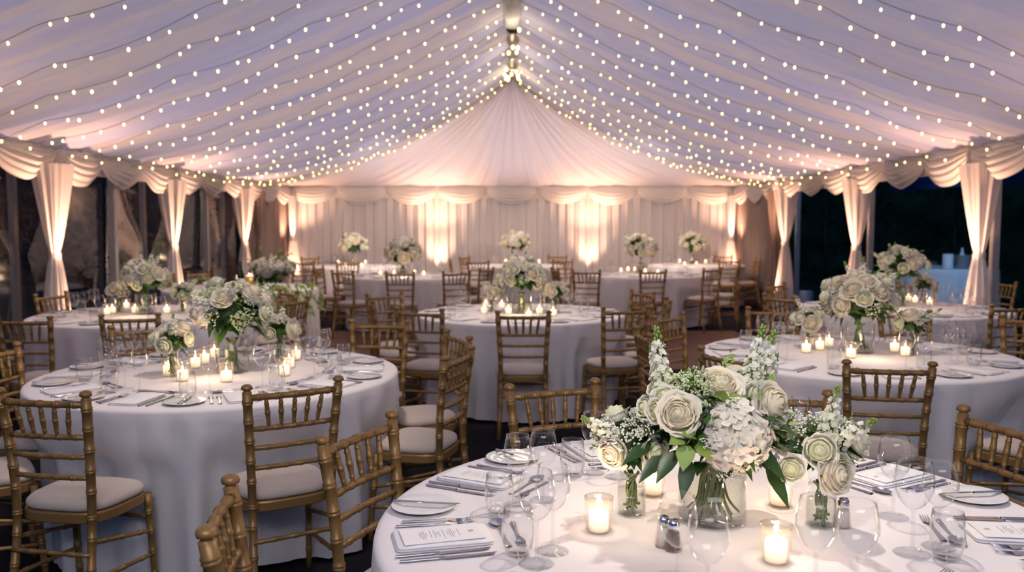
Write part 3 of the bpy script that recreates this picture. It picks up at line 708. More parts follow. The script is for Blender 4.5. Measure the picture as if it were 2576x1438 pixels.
bl('stock_spike', 1672, 990, .0, (-.20, -.1, 1), 1.0); bl('stock_spike', 1650, 960, .04, (-.10, .1, 1), .55); bl('stock_spike', 1882, 985, .0, (.14, -.05, 1), 1.0); bl('stock_spike', 1908, 985, .02, (.32, -.05, 1), .95)
bl('stock_spike', 1925, 1000, .03, (.25, .1, .9), .7); bl('lace_flower', 1752, 985, -.08, (-.2, -.8, .6), 1.1); bl('lace_flower', 1720, 975, -.03, (-.3, -.6, .7), .9)
bl('filler_spray', 1785, 1112, -.15, (-.1, -.9, -.1), .55); bl('filler_spray', 1825, 1182, -.13, (.1, -.9, -.4), .60); bl('lisianthus', 1775, 1120, -.13, (-.2, -.9, .1), .8); bl('lisianthus', 1765, 1085, -.12, (-.2, -.95, .1), .7)
bl('lisianthus', 1880, 1180, -.10, (.2, -.9, -.3), .9); bl('filler_spray', 1985, 1075, -.02, (.8, -.4, .4), .9); bl('filler_spray', 1640, 1075, -.05, (-.9, -.4, .2), .8)
for px, py, dep, d in [(1750, 950, .10, (-.2, .5, .8)), (1850, 930, .12, (.2, .6, .8)), (1930, 1040, .14, (.6, .6, .4)), (1680, 1050, .14, (-.6, .6, .3)), (1800, 1010, .17, (0, 1, .2))]: bl('rose', px, py, dep, d, 1.0)
mb = MB(); rl = random.Random(11)
def lf(px, py, dep, dx, dz, ln, wd, dr=.3): leaf(mb, rp(px, py, dep), (dx, -.35, dz), (0, -.6, 1), ln, wd, dr)
for k in range(16):
    a = TAU * k / 16 + rl.uniform(-.1, .1); p = Vector((.11 * cos(a), .11 * sin(a), .195 + rl.uniform(-.02, .03))); leaf(mb, p, (cos(a), sin(a), rl.uniform(-.7, .1)), (0, 0, 1), rl.uniform(.04, .068), rl.uniform(.012, .019), rl.uniform(.2, .8))
for a_ in [(1900, 1130, -.10, .7, -.5, .09, .022), (1930, 1180, -.09, .5, -.7, .085, .021), (1700, 1140, -.12, -.6, -.5, .075, .02), (1670, 1150, -.08, -.8, -.4, .08, .019), (1735, 1160, -.13, -.3, -.8, .075, .019), (1960, 1110, -.06, .9, -.1, .09, .019), (1640, 1120, -.05, -.9, -.2, .09, .018)]: lf(*a_)
mb.build('drooping_leaves', M['leafd'], root)
mb = MB()
for a_ in [(1735, 1110, -.155, .1, .5, .05, .022), (1745, 1095, -.155, -.5, .3, .045, .022), (1728, 1120, -.155, -.2, -.6, .05, .022), (1750, 1120, -.155, .6, -.3, .045, .02), (1720, 1105, -.15, -.7, .1, .045, .02), (1812, 1010, -.12, .1, .9, .05, .018), (1832, 1012, -.12, .6, .6, .05, .016), (1800, 1020, -.12, -.5, .7, .04, .014)]: lf(*a_)
mb.build('light_green_leaves', M['leaf2'], root)

def posy(t, x, y, lab, seed, R=.10, zc=.19, kinds=None, s=1.0):
    vase(t, x, y, True, 'small vase of the ' + lab, s)
    return bouquet(x, y, 'small ' + lab, seed, R, zc, kinds or mix(1, 0, 4, 1, 4, 0), TOPZ, STEMS_S, .8, -.2, .95, s, 1.0, 'small white posies')
lx, ly = ground(1588, 1293); p1 = posy(1, lx, ly, "posy full of tiny white blossom, menu table", 61, .098, .185, mix(0, 0, 4, 1, 8, 1))
rn = random.Random(2); p1.rotation_euler = (0, 0, 0)
o = bloom(p1, 'rose', ray(1543, 1138, ly - .07) - Vector((lx, ly, TOPZ + .002)), (-.6, -.7, -.1), .95, rn)
rx, ry = ground(2064, 1322); p2 = posy(1, rx, ry, "posy with one big cream rose, menu table", 62, .095, .195, mix(0, 0, 6, 2, 4, 0))
p2.rotation_euler = (0, 0, 0); o = bloom(p2, 'rose', ray(2100, 1190, ry - .08) - Vector((rx, ry, TOPZ + .002)), (.45, -.85, .1), 1.12, rn); bloom(p2, 'lisianthus', ray(1992, 1178, ry - .07) - Vector((rx, ry, TOPZ + .002)), (-.5, -.8, .2), 1.2, rn)

VP = {}
BQ = [(2, 585, 935, .20, .295, mix(6, 2, 9, 5, 4, 2)), (3, 1312, 787, .20, .30, mix(8, 2, 9, 2, 3, 1)), (4, 2160, 886, .215, .30, mix(8, 2, 9, 4, 4, 1)), (5, 2262, 768, .225, .36, mix(8, 2, 10, 3, 2, 0)), (6, 368, 790, .20, .29, mix(5, 3, 8, 4, 4, 1)),
      (8, 888, 668, .27, .36, mix(9, 2, 9, 1, 0, 0)), (9, 1013, 690, .29, .31, mix(9, 2, 9, 1, 0, 0)), (10, 1297, 664, .27, .40, mix(9, 2, 9, 1, 0, 0)), (11, 1611, 687, .27, .37, mix(9, 2, 9, 1, 0, 0)), (12, 1735, 663, .26, .38, mix(9, 2, 9, 1, 0, 0))]
for t, px, py, R, zc, kinds in BQ:
    x, y = ground(px, py); dx, dy = x - T[t][0], y - T[t][1]; d = math.hypot(dx, dy)
    if d > .3: x, y = T[t][0] + dx * .25 / d, T[t][1] + dy * .25 / d
    VP[t] = (x, y); vase(t, x, y, False, 'clear cylinder vase of the big bouquet on the ' + TN[t])
    bouquet(x, y, 'big round white and green bouquet on the ' + TN[t], 70 + t, R, zc, kinds, tone=1.45 if t >= 8 else 1.1, fol=.86 if t >= 8 else .95)
for t, px, py, lab in [(2, 458, 945, "posy at eight o'clock of the big bouquet, window front table"), (2, 703, 912, "posy at three o'clock of the big bouquet, window front table"),
                       (3, 1242, 783, "posy at nine o'clock of the big bouquet, middle table"), (3, 1385, 787, "full-headed posy at three o'clock of the big bouquet, middle table"),
                       (4, 2034, 878, "posy at nine o'clock of the big bouquet, garden front table"), (4, 2246, 890, "posy at four o'clock of the big bouquet, garden front table"),
                       (5, 2322, 760, "posy at three o'clock of the big bouquet, garden curtain table"), (6, 440, 788, "posy at three o'clock of the big bouquet, window second table"), (6, 300, 785, "posy at nine o'clock of the big bouquet, window second table")]:
    x, y = ground(px, py); bx_, by_ = VP[t]; d = math.hypot(x - bx_, y - by_); k = max(1, .29 / d); x, y = bx_ + (x - bx_) * k, by_ + (y - by_) * k
    posy(t, x, y, 'white ' + lab, px, .092, .175, mix(2, 0, 4, 1, 1, 0) if 'full' not in lab else mix(5, 0, 2, 0, 0, 0))
# low trailing arrangement, bottle and gold candle of the bottle table
x7, y7 = T[7]
b = bouquet(x7 + .48, y7 - .40, 'low trailing white bouquet spilling over the edge of the bottle table', 99, .28, .22, mix(12, 4, 14, 3, 3, 0), TOPZ, None, .62, .0)
mb = MB(); rl = random.Random(3)
for k in range(90):
    t = rl.uniform(0, 1); a = rl.uniform(-1.15, -.25); q = .98 + .06 * t + rl.uniform(0, .06); p = Vector((q * cos(a) - .48, q * sin(a) + .40, .10 - .40 * t * t)); leaf(mb, p, (cos(a) * .5 + rl.uniform(-.3, .3), sin(a) * .5 + rl.uniform(-.3, .3), -.9), (cos(a), sin(a), .3), rl.uniform(.07, .12), .02, -.05)
mb.build('trailing_leaves', M['leaf2'], b).rotation_euler = (0, 0, -b.rotation_euler.z)
bx, by = ground(606, 728); o = empty('bottle', (bx, by, TOPZ + .0005), 0, 'dark green wine bottle standing on the bottle table', 'bottle')
mb = MB(); mb.lathe([(0, 0), (.041, 0), (.044, .006), (.044, .17), (.040, .20), (.020, .245), (.0155, .27), (.0155, .325), (0, .325)], 24); mb.build('glass', M['bottle'], o)
mb = MB(); mb.lathe([(.0445, .05), (.0447, .052), (.0447, .13), (.0445, .132)], 24); mb.build('label', M['paper'], o)
mb = MB(); mb.lathe([(.0165, .255), (.0165, .328), (0, .329)], 16); mb.build('foil', M['dark'], o)
gx, gy = ground(628, 720); o = empty('candle_holder', (gx, gy, TOPZ + .0005), 0, 'glowing gold glass candle holder beside the dark bottle', 'candle holder')
mb = MB(); mb.lathe([(0, 0), (.05, 0), (.055, .01), (.055, .13), (.053, .13), (.053, .02), (0, .02)], 24); mb.build('gold_glass', M['foil'], o)
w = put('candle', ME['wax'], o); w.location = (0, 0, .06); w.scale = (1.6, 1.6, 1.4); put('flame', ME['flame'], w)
# outdoor table ware
ox, oy = T[13]
o = empty('ice_bucket', (ox + .12, oy - .45, TOPZ + .0005), 0, 'steel ice bucket with bottle on the outdoor drinks table', 'ice bucket')
mb = MB(); mb.lathe([(0, 0), (.10, 0), (.12, .02), (.145, .23), (.155, .235), (.14, .23), (.115, .03), (0, .02)], 28); mb.build('bucket', M['steel'], o)
for sx in (-1, 1):
    mb = MB(); mb.tube([(sx * (.145 + .03 * sin(k * pi / 6)), -.04 + .08 * k / 6, .19) for k in range(7)], .006, 6); mb.build('handle', M['steel'], o)
mb = MB(); mb.lathe([(.02, .1), (.04, .12), (.04, .24), (.018, .31), (.016, .36), (0, .36)], 16); mb.build('bottle_neck', M['bluecloth'], o)
o = empty('wine_cooler', (ox - .15, oy - .5, TOPZ + .0005), 0, 'pale cylindrical wine cooler beside the ice bucket outdoors', 'wine cooler')
mb = MB(); mb.lathe([(0, 0), (.08, 0), (.085, .01), (.085, .25), (.075, .255), (.074, .03), (0, .02)], 24); mb.build('cooler', M['bluecloth'], o)
for k, (dx, dy) in enumerate(((-.5, -.35), (-.58, -.2), (-.38, -.5), (.45, -.4))):
    things('tumbler', ME['tumbler'], (ox + dx, oy + dy, TOPZ + .0005), 0, 'clear tumbler, %s on the outdoor drinks table' % ['beside the cloth edge', 'farthest from the ice bucket', 'nearest the wine cooler', 'beside the ice bucket'][k], 'tumbler', 'tumblers outdoors', (), 1.2)

# ---------------------------------------------------------------- tent: roof lining, end lining, walls
def sm(a, b, x): t = min(1, max(0, (x - a) / (b - a))); return t * t * (3 - 2 * t)
def sag(Y): return .13 + .25 * sm(7.5, YHIP, Y)
def zl(u, Y): return RIDGE - (RIDGE - EAVE) * u - sag(Y) * 4 * u * (1 - u)
def rip(Y): return .040 * sin(TAU * Y / .47 + 1.6 * sin(Y * 1.27)) + .018 * sin(TAU * Y / .19 + 1.1 * sin(Y * 2.3)) + .012 * sin(TAU * Y / .83 + 2)
Y0 = -1.5
NY = 620
for sx, nm in ((-1, 'left'), (1, 'right')):
    mb = MB()
    mb.grid(lambda u, v: (lambda Y: (sx * HW * u, Y, zl(u, Y) + rip(Y) * (.55 + .45 * sin(pi * u)) * (1 if u < .97 else .3)))(Y0 + (YHIP - Y0) * v), 26, NY)
    tag(mb.build('ceiling_' + nm, M['lining']), 'pleated white roof lining, %s slope' % ('clear-wall side' if sx < 0 else 'garden side'), 'ceiling', None, 'structure')
def hip(u, v):
    per = [(-HW, YHIP), (-HW, YB), (HW, YB), (HW, YHIP)]; ls = [YB - YHIP, 2 * HW, YB - YHIP]; d = u * sum(ls); k = 0
    while k < 2 and d > ls[k]: d -= ls[k]; k += 1
    f = d / ls[k]; ex = per[k][0] + (per[k + 1][0] - per[k][0]) * f; ey = per[k][1] + (per[k + 1][1] - per[k][1]) * f
    r = v; edge = 1 - sm(0, .10, min(u, 1 - u)); sg = .38 * edge + .30 * (1 - edge)
    z = RIDGE - (RIDGE - EAVE) * r - sg * 4 * r * (1 - r)
    z += (.040 * sin(u * TAU * 31 + 1.5 * sin(u * 40)) + .02 * sin(u * TAU * 83)) * r * (1 - r) * 2.6 + .015 * sin(u * TAU * 31 + 1.5 * sin(u * 40)) * (1 - r)
    return (ex * r, YHIP + (ey - YHIP) * r, z)
mb = MB(); mb.grid(hip, 420, 26); tag(mb.build('ceiling_back', M['hip']), 'white end lining gathered at the roof peak and fanning to the back wall', 'ceiling', None, 'structure')
# unseen outer roof cover, put in to keep the lining lamps' light inside
for sx, nm in ((-1, 'left'), (1, 'right')):
    mb = MB(); mb.grid(lambda u, v: (sx * (HW + .25) * min(1, u * 1.25), -1.6 + 16.4 * v, RIDGE + 1.0 - (RIDGE - EAVE - .05) * min(1, u * 1.25) - max(0, u - .8) * 5 * 1.0), 5, 2); tag(mb.build('roof_' + nm, M['cover'], None, False), None, None, None, 'structure')
mb = MB(); a_ = (HW + .25); zz = EAVE + 1.05
mb.add([(0, 14.8, RIDGE + 1.0), (-a_, 14.8, zz), (-a_, YB + .25, zz), (a_, YB + .25, zz), (a_, 14.8, zz)] + [(x, y, EAVE + .05) for x, y in ((-a_, 14.8), (-a_, YB + .25), (a_, YB + .25), (a_, 14.8))], [(0, 1, 2), (0, 2, 3), (0, 3, 4), (1, 2, 6, 5), (2, 3, 7, 6), (3, 4, 8, 7)]); tag(mb.build('roof_back', M['cover'], None, False), None, None, None, 'structure')

def pleat(s): return .030 * sin(TAU * s / .21 + 1.2 * sin(s * 2.1)) + .014 * sin(TAU * s / .083 + sin(s * 5))
mb = MB(); mb.grid(lambda u, v: (-HW + 2 * HW * u, YB + pleat(2 * HW * u) * (.75 + .25 * v), .005 + (EAVE + .02) * (1 - v)), 560, 10); tag(mb.build('wall_back', M['wallcloth']), 'white pleated back wall lining washed by uplights', 'wall', None, 'structure')
for sx, nm in ((-1, 'left'), (1, 'right')):
    mb = MB(); mb.grid(lambda u, v: (sx * (HW + .02) + pleat(u * 2.9), 14.95 + 2.8 * u, .005 + (EAVE - .02) * (1 - v)), 170, 6); tag(mb.build('wall_' + nm, M['sheer']), 'brown sheer pleated side wall by the back corner, %s' % ('clear-wall side' if sx < 0 else 'garden side'), 'wall', None, 'structure')

# floor and ground
mb = MB(); mb.grid(lambda u, v: (-5.0 + 10.9 * u, -2 + 20 * v, 0), 4, 8); tag(mb.build('floor', M['carpet'], None, False), 'dark charcoal carpet floor', 'floor', None, 'structure')
mb = MB(); mb.box((-.1, 10.6, .004), (6.6, 3.3, .006)); tag(mb.build('dance_floor', M['wood'], None, False), 'brown wooden floor panel between the middle and rear tables', 'floor', None, 'structure')
mb = MB(); mb.grid(lambda u, v: (-60 + 120 * u, -6 + 60 * v, -.03), 2, 2); tag(mb.build('ground', M['grass'], None, False), 'dark lawn outside the tent', 'ground', None, 'structure')

# clear side wall: window panes and posts
ys = [2.2, 5.5, 7.0, 8.54, 10.05, 11.55, 13.1, 14.75]
for i in range(len(ys) - 1):
    mb = MB(); mb.grid(lambda u, v: (-HW - .10 + .012 * sin(u * 7 + i) * sin(v * 5), ys[i] + (ys[i + 1] - ys[i]) * u, 2.15 * v + .01), 8, 8); tag(mb.build('window_%d' % (i + 1), M['pane']), 'clear plastic wall panel, number %s counted from the camera' % HOURS[i + 1], 'window', None, 'structure')
mb = MB()
def pole(x, y, r, lab, mat, name='tent_post'):
    mb = MB(); mb.box((0, 0, EAVE / 2), (r * 2, r * 2, EAVE)); mb.box((0, 0, .006), (r * 4, r * 4, .012)); mb.box((0, 0, EAVE - .06), (r * 3, r * 3, .10))
    o = mb.build(name, mat, None, False); o.location = (x, y, 0); return tag(o, lab, 'post', 'tent posts')
for k, y in enumerate((7.0, 10.05, 13.1)): pole(-HW - .03, y, .035, 'slim white post between clear panels, %s from the camera' % ['first', 'second', 'third'][k], M['post'])
for k, y in enumerate((8.54, 11.55, 14.7)): pole(-HW - .32, y, .032, 'pale tent leg behind the %s tied curtain of the clear wall' % ['first', 'second', 'third'][k], M['post'])
for k, y in enumerate((8.47, 11.5, 14.5)): pole(HW + .27, y + .25, .034, 'tent leg behind the %s tied curtain of the open garden side' % ['first', 'second', 'third'][k], M['post'] if k < 2 else M['bluepost'])

# tied curtains
def curtain(x, y, lab, w=.25, seed=1, mat='drape', top=2.12):
    rn = random.Random(seed); root = empty('tied_curtain', (x, y, 0), 0, lab, 'curtain', 'tied white curtains'); zt = 1.22
    n = 9; ph = rn.uniform(0, 6)
    def hw(z):
        if z > zt: t = (z - zt) / (top - zt); return .062 + (w - .062) * t ** .80
        t = (zt - z) / zt; return .062 + .165 * min(1, t * 1.0) ** .75
    def fn(u, v):
        a = u * TAU; z = top - v * (top - .01); h = hw(z); r = 1 + .11 * sin(n * a + ph + .4 * sin(v * 4)) + .05 * sin(2.1 * n * a + 2 + v)
        dz = h * .55 if z > zt else h * .75
        return (dz * sin(a) * r, h * cos(a) * r, z)
    mb = MB(); mb.grid(fn, 110, 44, True); mb.build('drape', M[mat], root)
    mb = MB(); mb.lathe([(1., -.035), (1.06, -.02), (1.08, 0), (1.06, .02), (1., .035)], 40, c=(0, 0, zt), fn=lambda r, z, a: r * .070 * (1 - .2 * abs(cos(a))) * (1 + .05 * sin(9 * a + z * 60)))
    mb.build('tieback', M[mat], root); return root
ORD = ['first', 'second', 'third', 'fourth']
for k, y in enumerate((8.54, 11.55, 14.6)):
    r = curtain(-HW + .08, y, 'white curtain tied in the middle, %s from the camera on the clear wall' % ORD[k], .33, k); r.rotation_euler = (0, 0, .5)
for k, y in enumerate((8.47, 11.5, 14.5)):
    r = curtain(HW - .02, y, 'white curtain tied in the middle, %s from the camera on the open garden side' % ORD[k], .33, k + 5); r.rotation_euler = (0, 0, -.5)
for sx in (-1, 1):
    r = curtain(sx * (HW - .15), YB - .20, 'narrow tied curtain in the back corner, %s' % ('clear-wall side' if sx < 0 else 'garden side'), .15, 9 + sx)
r = curtain(HW - .02, 15.1, 'brown sheer curtain tied in the middle beside the back corner on the garden side', .24, 12, 'sheer'); r.rotation_euler = (0, 0, -.5)
r = curtain(-HW + .02, 15.6, 'brown sheer curtain tied in the middle beside the back corner on the clear-wall side', .24, 13, 'sheer'); r.rotation_euler = (0, 0, .5)

# swagged valances
def swag(mb, A, B, inn, drop=.33, seed=0, nu=22, nv=30):
    rn = random.Random(seed); A = Vector(A); B = Vector(B); inn = Vector(inn); dr = drop * rn.uniform(.93, 1.07); ph = rn.uniform(0, 6)
    def fn(u, v):
        s = sin(pi * u) ** .62; g = .09 + (dr - .09) * s
        p = A.lerp(B, u); vv = v ** (1.0 + .25 * (1 - s))
        z = -vv * g - .02 * s * v
        out = .035 + (.11 * s + .02) * sin(pi * min(1, .15 + .8 * v)) + .012 * sin(v * TAU * 5.5 + ph + .5 * sin(u * 6)) * (.4 + .6 * s) + .012 * sin(u * TAU * 2 + ph)
        return tuple(p + inn * out + Vector((0, 0, z)))
    mb.grid(fn, nu, nv)
def valance(name, A, B, inn, n, lab, drop=.33):
    root = empty(name, (0, 0, 0), 0, lab, 'valance', 'swagged valances'); A = Vector(A); B = Vector(B)
    mb = MB(); q = A.lerp(B, .5); d = B - A
    mb.grid(lambda u, v: tuple(A + d * u + Vector(inn) * (.004 + .004 * sin(u * 60)) + Vector((0, 0, .01 - v * .24))), 40, 3); mb.build('backing_strip', M['drape'], root)
    mb = MB(); mb.tube([tuple(A + d * k / 20 + Vector(inn) * .05 + Vector((0, 0, .0))) for k in range(21)], .022, 8); mb.build('gathered_heading', M['drape'], root)
    for k in range(n):
        mb = MB(); swag(mb, A + d * k / n, A + d * (k + 1) / n, inn, drop, k * 7 + len(name)); mb.build('swag', M['drape'], root)
    return root
valance('swag_valance', (-HW + .0, 2.52, EAVE), (-HW, YB, EAVE), (1, 0, 0), 15, 'white swagged valance along the clear side wall')
valance('swag_valance', (HW, 2.47, EAVE), (HW, YB, EAVE), (-1, 0, 0), 15, 'white swagged valance along the open garden side')
valance('swag_valance', (-HW, YB - .06, EAVE), (HW, YB - .06, EAVE), (0, -1, 0), 9, 'white swagged valance across the back wall')

# ridge: wrapped sleeve, bare beam and its knot of lamps
root = empty('ridge_beam', (0, 0, 0), 0, 'fabric-wrapped ridge beam running under the roof peak', 'beam')
mb = MB(); mb.grid(lambda u, v: (lambda a, Y, r: (r * cos(a), Y, 3.99 - .05 * (1 - v) + r * sin(a) * .9))(u * TAU, -1.4 + 12.0 * v, .115 * (1 + .06 * sin(u * TAU * 4 + v * 30) + .04 * sin(v * 160)) * (1 - .1 * v)), 24, 160, True); mb.build('wrapped_sleeve', M['napkin'], root)
mb = MB(); mb.tube([(0, 10.5 + k * .1, 3.98 + .015 * sin(k * 1.3)) for k in range(42)], [.045 + .012 * sin(k * 2.1) for k in range(42)], 10); mb.build('bare_beam', M['steel'], root)
for y in (10.75, 11.5, 12.35, 13.3):
    mb = MB(); mb.lathe([(.075, -.06), (.085, -.03), (.085, .03), (.07, .06)], 14, True, True); o = mb.build('coupler', M['dark'] if y < 11 else M['steel'], root, False); o.location = (.01, y, 3.96); o.rotation_euler = (pi / 2, 0, 0)

# fairy light strings
mb = MB(); mb.lathe([(.001, -.013), (.006, -.010), (.0092, -.002), (.008, .006), (.003, .011)], 8); ME['bulb'] = mb.mesh('bulb', M['bulb'])
def curve_tube(name, pts, r, mat, parent):
    mb = MB(); mb.tube(pts, r, 4, False); return mb.build(name, mat, parent)
NS = 15
for sx in (-1, 1):
    for k in range(NS):
        yk = YHIP - .05 - .655 * k; rn = random.Random(k * 3 + sx + 50); drift = rn.uniform(-.20, .10) - (.25 if k == 0 and sx > 0 else 0)
        root = empty('fairy_light_string', (0, 0, 0), 0, 'warm fairy light string, %s from the back on the %s slope' % (['first', 'second', 'third', 'fourth', 'fifth', 'sixth', 'seventh', 'eighth', 'ninth', 'tenth', 'eleventh', 'twelfth', 'thirteenth', 'fourteenth', 'fifteenth'][k], 'clear-wall' if sx < 0 else 'garden'), 'string lights', 'fairy light strings under the roof')
        def pt(u): 
            Y = yk + drift * u; d = .05 * abs(sin(u * pi * 4 + k)) + .045; return Vector((sx * HW * u * .955 + sx * .06 * (1 - u), Y, zl(u, min(Y, YHIP)) - d - .02))
        curve_tube('cable', [tuple(pt(j / 48)) for j in range(49)], .0022, M['cable'], root)
        n = 27 + rn.randint(-2, 3) + (6 if k < 3 else 0)
        for j in range(n):
            u = (j + .6 + rn.uniform(-.33, .33)) / n
            if u > .985: u = .985
            p = pt(u); o = put('bulb', ME['bulb'], root); o.location = (p.x, p.y + rn.uniform(-.02, .02), p.z - .014 - rn.choice((0, 0, .012, .03))); o.scale = (rn.uniform(.85, 1.15),) * 3
root = empty('light_cluster', (0, 0, 0), 0, 'knot of large warm bulbs hanging at the roof peak', 'string lights')
rn = random.Random(77)
for k in range(16):
    y = rn.choice((10.7, 11.4, 13.2, 13.4, 13.6, 13.5)) + rn.uniform(-.1, .1); o = put('bulb', ME['bulb'], root); o.location = (rn.uniform(-.14, .10), y, 3.86 + rn.uniform(-.10, .05)); o.scale = (2.2,) * 3

# ---------------------------------------------------------------- outside
def hedge(name, x0, y0, x1, y1, h, lab, mat, seed, th=1.2):
    rn = random.Random(seed); mb = MB(); n = int(math.hypot(x1 - x0, y1 - y0) / .25); d = Vector((x1 - x0, y1 - y0, 0)); nr = Vector((-d.y, d.x, 0)).normalized()
    def fn(u, v):
        z = v * h * (1 + .14 * noise.noise(Vector((u * 9, seed, 0)))); b = th * .5 * (1 - .5 * v * v) + .35 * noise.noise(Vector((u * n * .3, z * 1.3, seed)))
        p = Vector((x0, y0, 0)) + d * u + nr * b; return (p.x, p.y, z - .03)
    mb.grid(fn, n, 22)
    for i in range(2600):
        u, v = rn.random(), rn.random(); p = Vector(fn(u, v)) + nr * rn.uniform(0, .12); leaf(mb, p, (nr.x + rn.uniform(-1, 1), nr.y + rn.uniform(-1, 1), rn.uniform(-.5, .8)), (0, 0, 1), rn.uniform(.10, .22), rn.uniform(.03, .07))
    return tag(mb.build(name, mat), lab, 'hedge')
hedge('hedge', 14.5, 3, 8.2, 30, 3.8, 'tall dark hedge beyond the open garden side', M['hedge'], 4, 1.2)
hedge('hedge', -15, 31, -9.5, 2, 3.6, 'dusky hedge seen through the clear side wall', M['hedgewin'], 8, 1.2)
hedge('hedge', 12, 33, -18, 33, 4.2, 'dark hedge far behind the tent', M['hedge'], 6, 1.2)
mb = MB(); mb.add([(6.15, 14, 2.20), (8.8, 14, 2.40), (8.8, 17, 2.95), (6.15, 17, 2.90), (6.15, 14, 2.06), (8.8, 14, 2.26)], [(0, 1, 2, 3), (0, 4, 5, 1)])
o = empty('garden_canopy', (0, 0, 0), 0, 'dark blue canopy edge outside beyond the open garden side', 'canopy'); mb.build('canopy_cloth', M['canopy'], o, False)
mb = MB()
for px_, py_ in ((8.75, 14.05), (6.2, 16.9), (8.75, 16.9)):
    mb = MB(); mb.tube([(px_, py_, 0), (px_, py_, 2.3)], .03, 8); mb.build('pole', M['dark'], o)
o = empty('pole_weight', (HW + .27, 14.25, 0), 0, 'blue-grey drum weight at the foot of the last garden-side tent leg', 'weight')
mb = MB(); mb.lathe([(0, 0), (.11, 0), (.115, .02), (.115, .40), (.10, .43), (0, .43)], 24); mb.build('drum', M['bluepost'], o)
mb = MB(); mb.lathe([(.117, .08), (.12, .085), (.12, .11), (.117, .115)], 24); mb.build('hoop', M['steel'], o)

# ---------------------------------------------------------------- lights
def lamp(kind, name, loc, energy, col, target=None, **kw):
    d = bpy.data.lights.new(name, kind); d.energy = energy; d.color = col
    for k, v in kw.items(): setattr(d, k, v)
    o = bpy.data.objects.new(name, d); COL.objects.link(o); o.location = loc
    if target is not None: o.rotation_euler = (Vector(target) - Vector(loc)).to_track_quat('-Z', 'Y').to_euler()
    return o
WARM = (1, .55, .36)
# added area lamps between outer cover and lining, standing in for dusk light
for sx in (-1, 1):
    lamp('AREA', 'roof_fill', (sx * 2.32, 3.0, 3.72), 56, (.86, .82, 1.0), None, shape='RECTANGLE', size=4.6, size_y=9).rotation_euler = (0, sx * .36, 0)
    lamp('AREA', 'roof_fill', (sx * 2.32, 11.0, 3.66), 54, (.93, .83, .98), None, shape='RECTANGLE', size=4.6, size_y=7).rotation_euler = (0, sx * .36, 0)
lamp('AREA', 'roof_fill', (0, 16.4, 3.75), 60, (1.0, .80, .84), None, shape='RECTANGLE', size=7.5, size_y=2.4).rotation_euler = (-.5, 0, 0)
for sx in (-1, 1): lamp('SPOT', 'wall_fill', (sx * 1.8, 12.6, 2.35), 230, (1, .78, .68), (sx * 2.5, YB, .9), spot_size=math.radians(84), spot_blend=1., shadow_soft_size=.3)  # added spots that lift the whole back wall
# uplights at the curtains and the back wall
for sx in (-1, 1):
    for k, y in enumerate((5.6, 8.5, 11.5, 14.5)):
        lamp('SPOT', 'uplight', (sx * (HW - .42), y - .05, .10), 170, WARM, (sx * (HW - .02), y, 1.9), spot_size=math.radians(56), spot_blend=.9, shadow_soft_size=.06)
        lamp('SPOT', 'uplight', (sx * (HW - .42), y - .1, 1.0), 60, WARM, (sx * (HW - .25), y, 2.4), spot_size=math.radians(115), spot_blend=1., shadow_soft_size=.08)
for x in (-4.45, -1.52, 1.60, 4.45):
    lamp('SPOT', 'uplight', (x, YB - .26, .45), 95, WARM, (x, YB - .04, 2.2), spot_size=math.radians(76), spot_blend=.9, shadow_soft_size=.05)
    lamp('SPOT', 'uplight', (x, YB - .50, 1.2), 75, WARM, (x, YB - .38, 2.5), spot_size=math.radians(125), spot_blend=1., shadow_soft_size=.08)
# pin spots over the tables
for t in (2, 3, 4, 5, 6, 7, 8, 9, 10, 11, 12):
    x, y = T[t]; hi = t in (8, 10, 12)
    lamp('SPOT', 'pin_spot', (x * (.7 if hi else .55), y - .9 if hi else y - .75, 2.45 if hi else 2.9), 62 if t < 8 else 44, (1, .84, .72), (x, y, .8), spot_size=math.radians(64), spot_blend=.6, shadow_soft_size=.10)  # added downlights, set forward to brighten tabletops and bouquet fronts
    lamp('POINT', 'candle_light', (x, y - .22, TOPZ + .14), .8, (1, .68, .40), None, shadow_soft_size=.04)
lamp('SPOT', 'pin_spot', (.95, 3.05, 2.9), 72, (1, .87, .76), (.62, 2.05, .8), spot_size=math.radians(58), spot_blend=.5, shadow_soft_size=.035)
lamp('AREA', 'front_fill', (.2, -1.0, 3.0), 40, (.98, .92, .98), (.4, 3.0, .8), shape='RECTANGLE', size=3.0, size_y=1.0)  # added out of frame to fill the camera side of flowers and tables
for px, py in ((1506, 1336), (1642, 1243), (1962, 1270), (1951, 1413)):
    x, y = ground(px, py); lamp('POINT', 'candle_light', (x, y, TOPZ + .135), .45, (1, .70, .44), None, shadow_soft_size=.012)
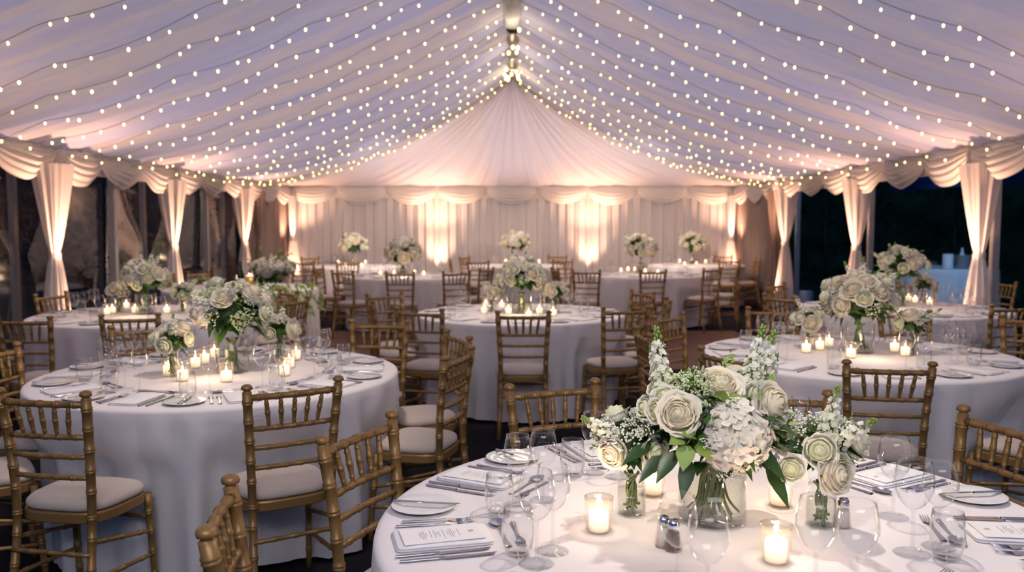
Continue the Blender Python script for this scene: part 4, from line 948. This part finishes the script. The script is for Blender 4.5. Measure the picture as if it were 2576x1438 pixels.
for y in (10.2, 11.9, 13.5): lamp('POINT', 'ridge_light', (.02, y, 3.60), 3.5, (1, .80, .55), None, shadow_soft_size=.05)  # added lamps standing in for the bulb cluster's glow on the ridge
lamp('SPOT', 'garden_fill', (7.0, 12.2, 2.6), 90, (.35, .62, 1.0), (7.6, 15.0, .6), spot_size=math.radians(60), spot_blend=1., shadow_soft_size=.2)  # added blue lamp that brightens the outdoor table
lamp('SPOT', 'garden_fill', (-7.2, 6.0, 4.5), 130, (.30, .62, 1.0), (-9.0, 12.0, 0), spot_size=math.radians(85), spot_blend=1., shadow_soft_size=.2)  # added blue lamp that tints the lawn beyond the clear wall
lamp('SPOT', 'flower_spot', (-.15, .75, 2.75), 52, (1, .93, .82), (vx, vy, TOPZ + .30), spot_size=math.radians(26), spot_blend=.8, shadow_soft_size=.05)
for n in ('bulb', 'flame', 'wax'): M[n].cycles.emission_sampling = 'NONE'

w = bpy.data.worlds.new('dusk'); bpy.context.scene.world = w; w.use_nodes = True
bg = w.node_tree.nodes['Background']; bg.inputs[0].default_value = (.10, .26, .62, 1); bg.inputs[1].default_value = .20

# ---------------------------------------------------------------- camera and colour
cd = bpy.data.cameras.new('camera'); cam = bpy.data.objects.new('camera', cd); COL.objects.link(cam)
cd.sensor_width = 36; cd.lens = 36 * 2150 / 2576.; cam.location = (0, 0, 1.53); cam.rotation_euler = (pi / 2 - TH, 0, 0); cd.clip_start = .02; cd.clip_end = 200
cd.dof.use_dof = True; cd.dof.focus_distance = 2.5; cd.dof.aperture_fstop = 3.2
sc = bpy.context.scene; sc.camera = cam
sc.view_settings.view_transform = 'Standard'; sc.view_settings.look = 'None'; sc.view_settings.exposure = .66
cy = sc.cycles; cy.max_bounces = 5; cy.diffuse_bounces = 2; cy.glossy_bounces = 2; cy.transmission_bounces = 3; cy.transparent_max_bounces = 10
cy.caustics_reflective = False; cy.caustics_refractive = False; cy.sample_clamp_indirect = 3.; cy.debug_use_spatial_splits = True; cy.use_adaptive_sampling = True; cy.adaptive_threshold = .1; cy.adaptive_min_samples = 12
cy.use_denoising = True
for k, v in LABELS.items():
    if len(v) > 1: print('SAME LABEL', k, v)
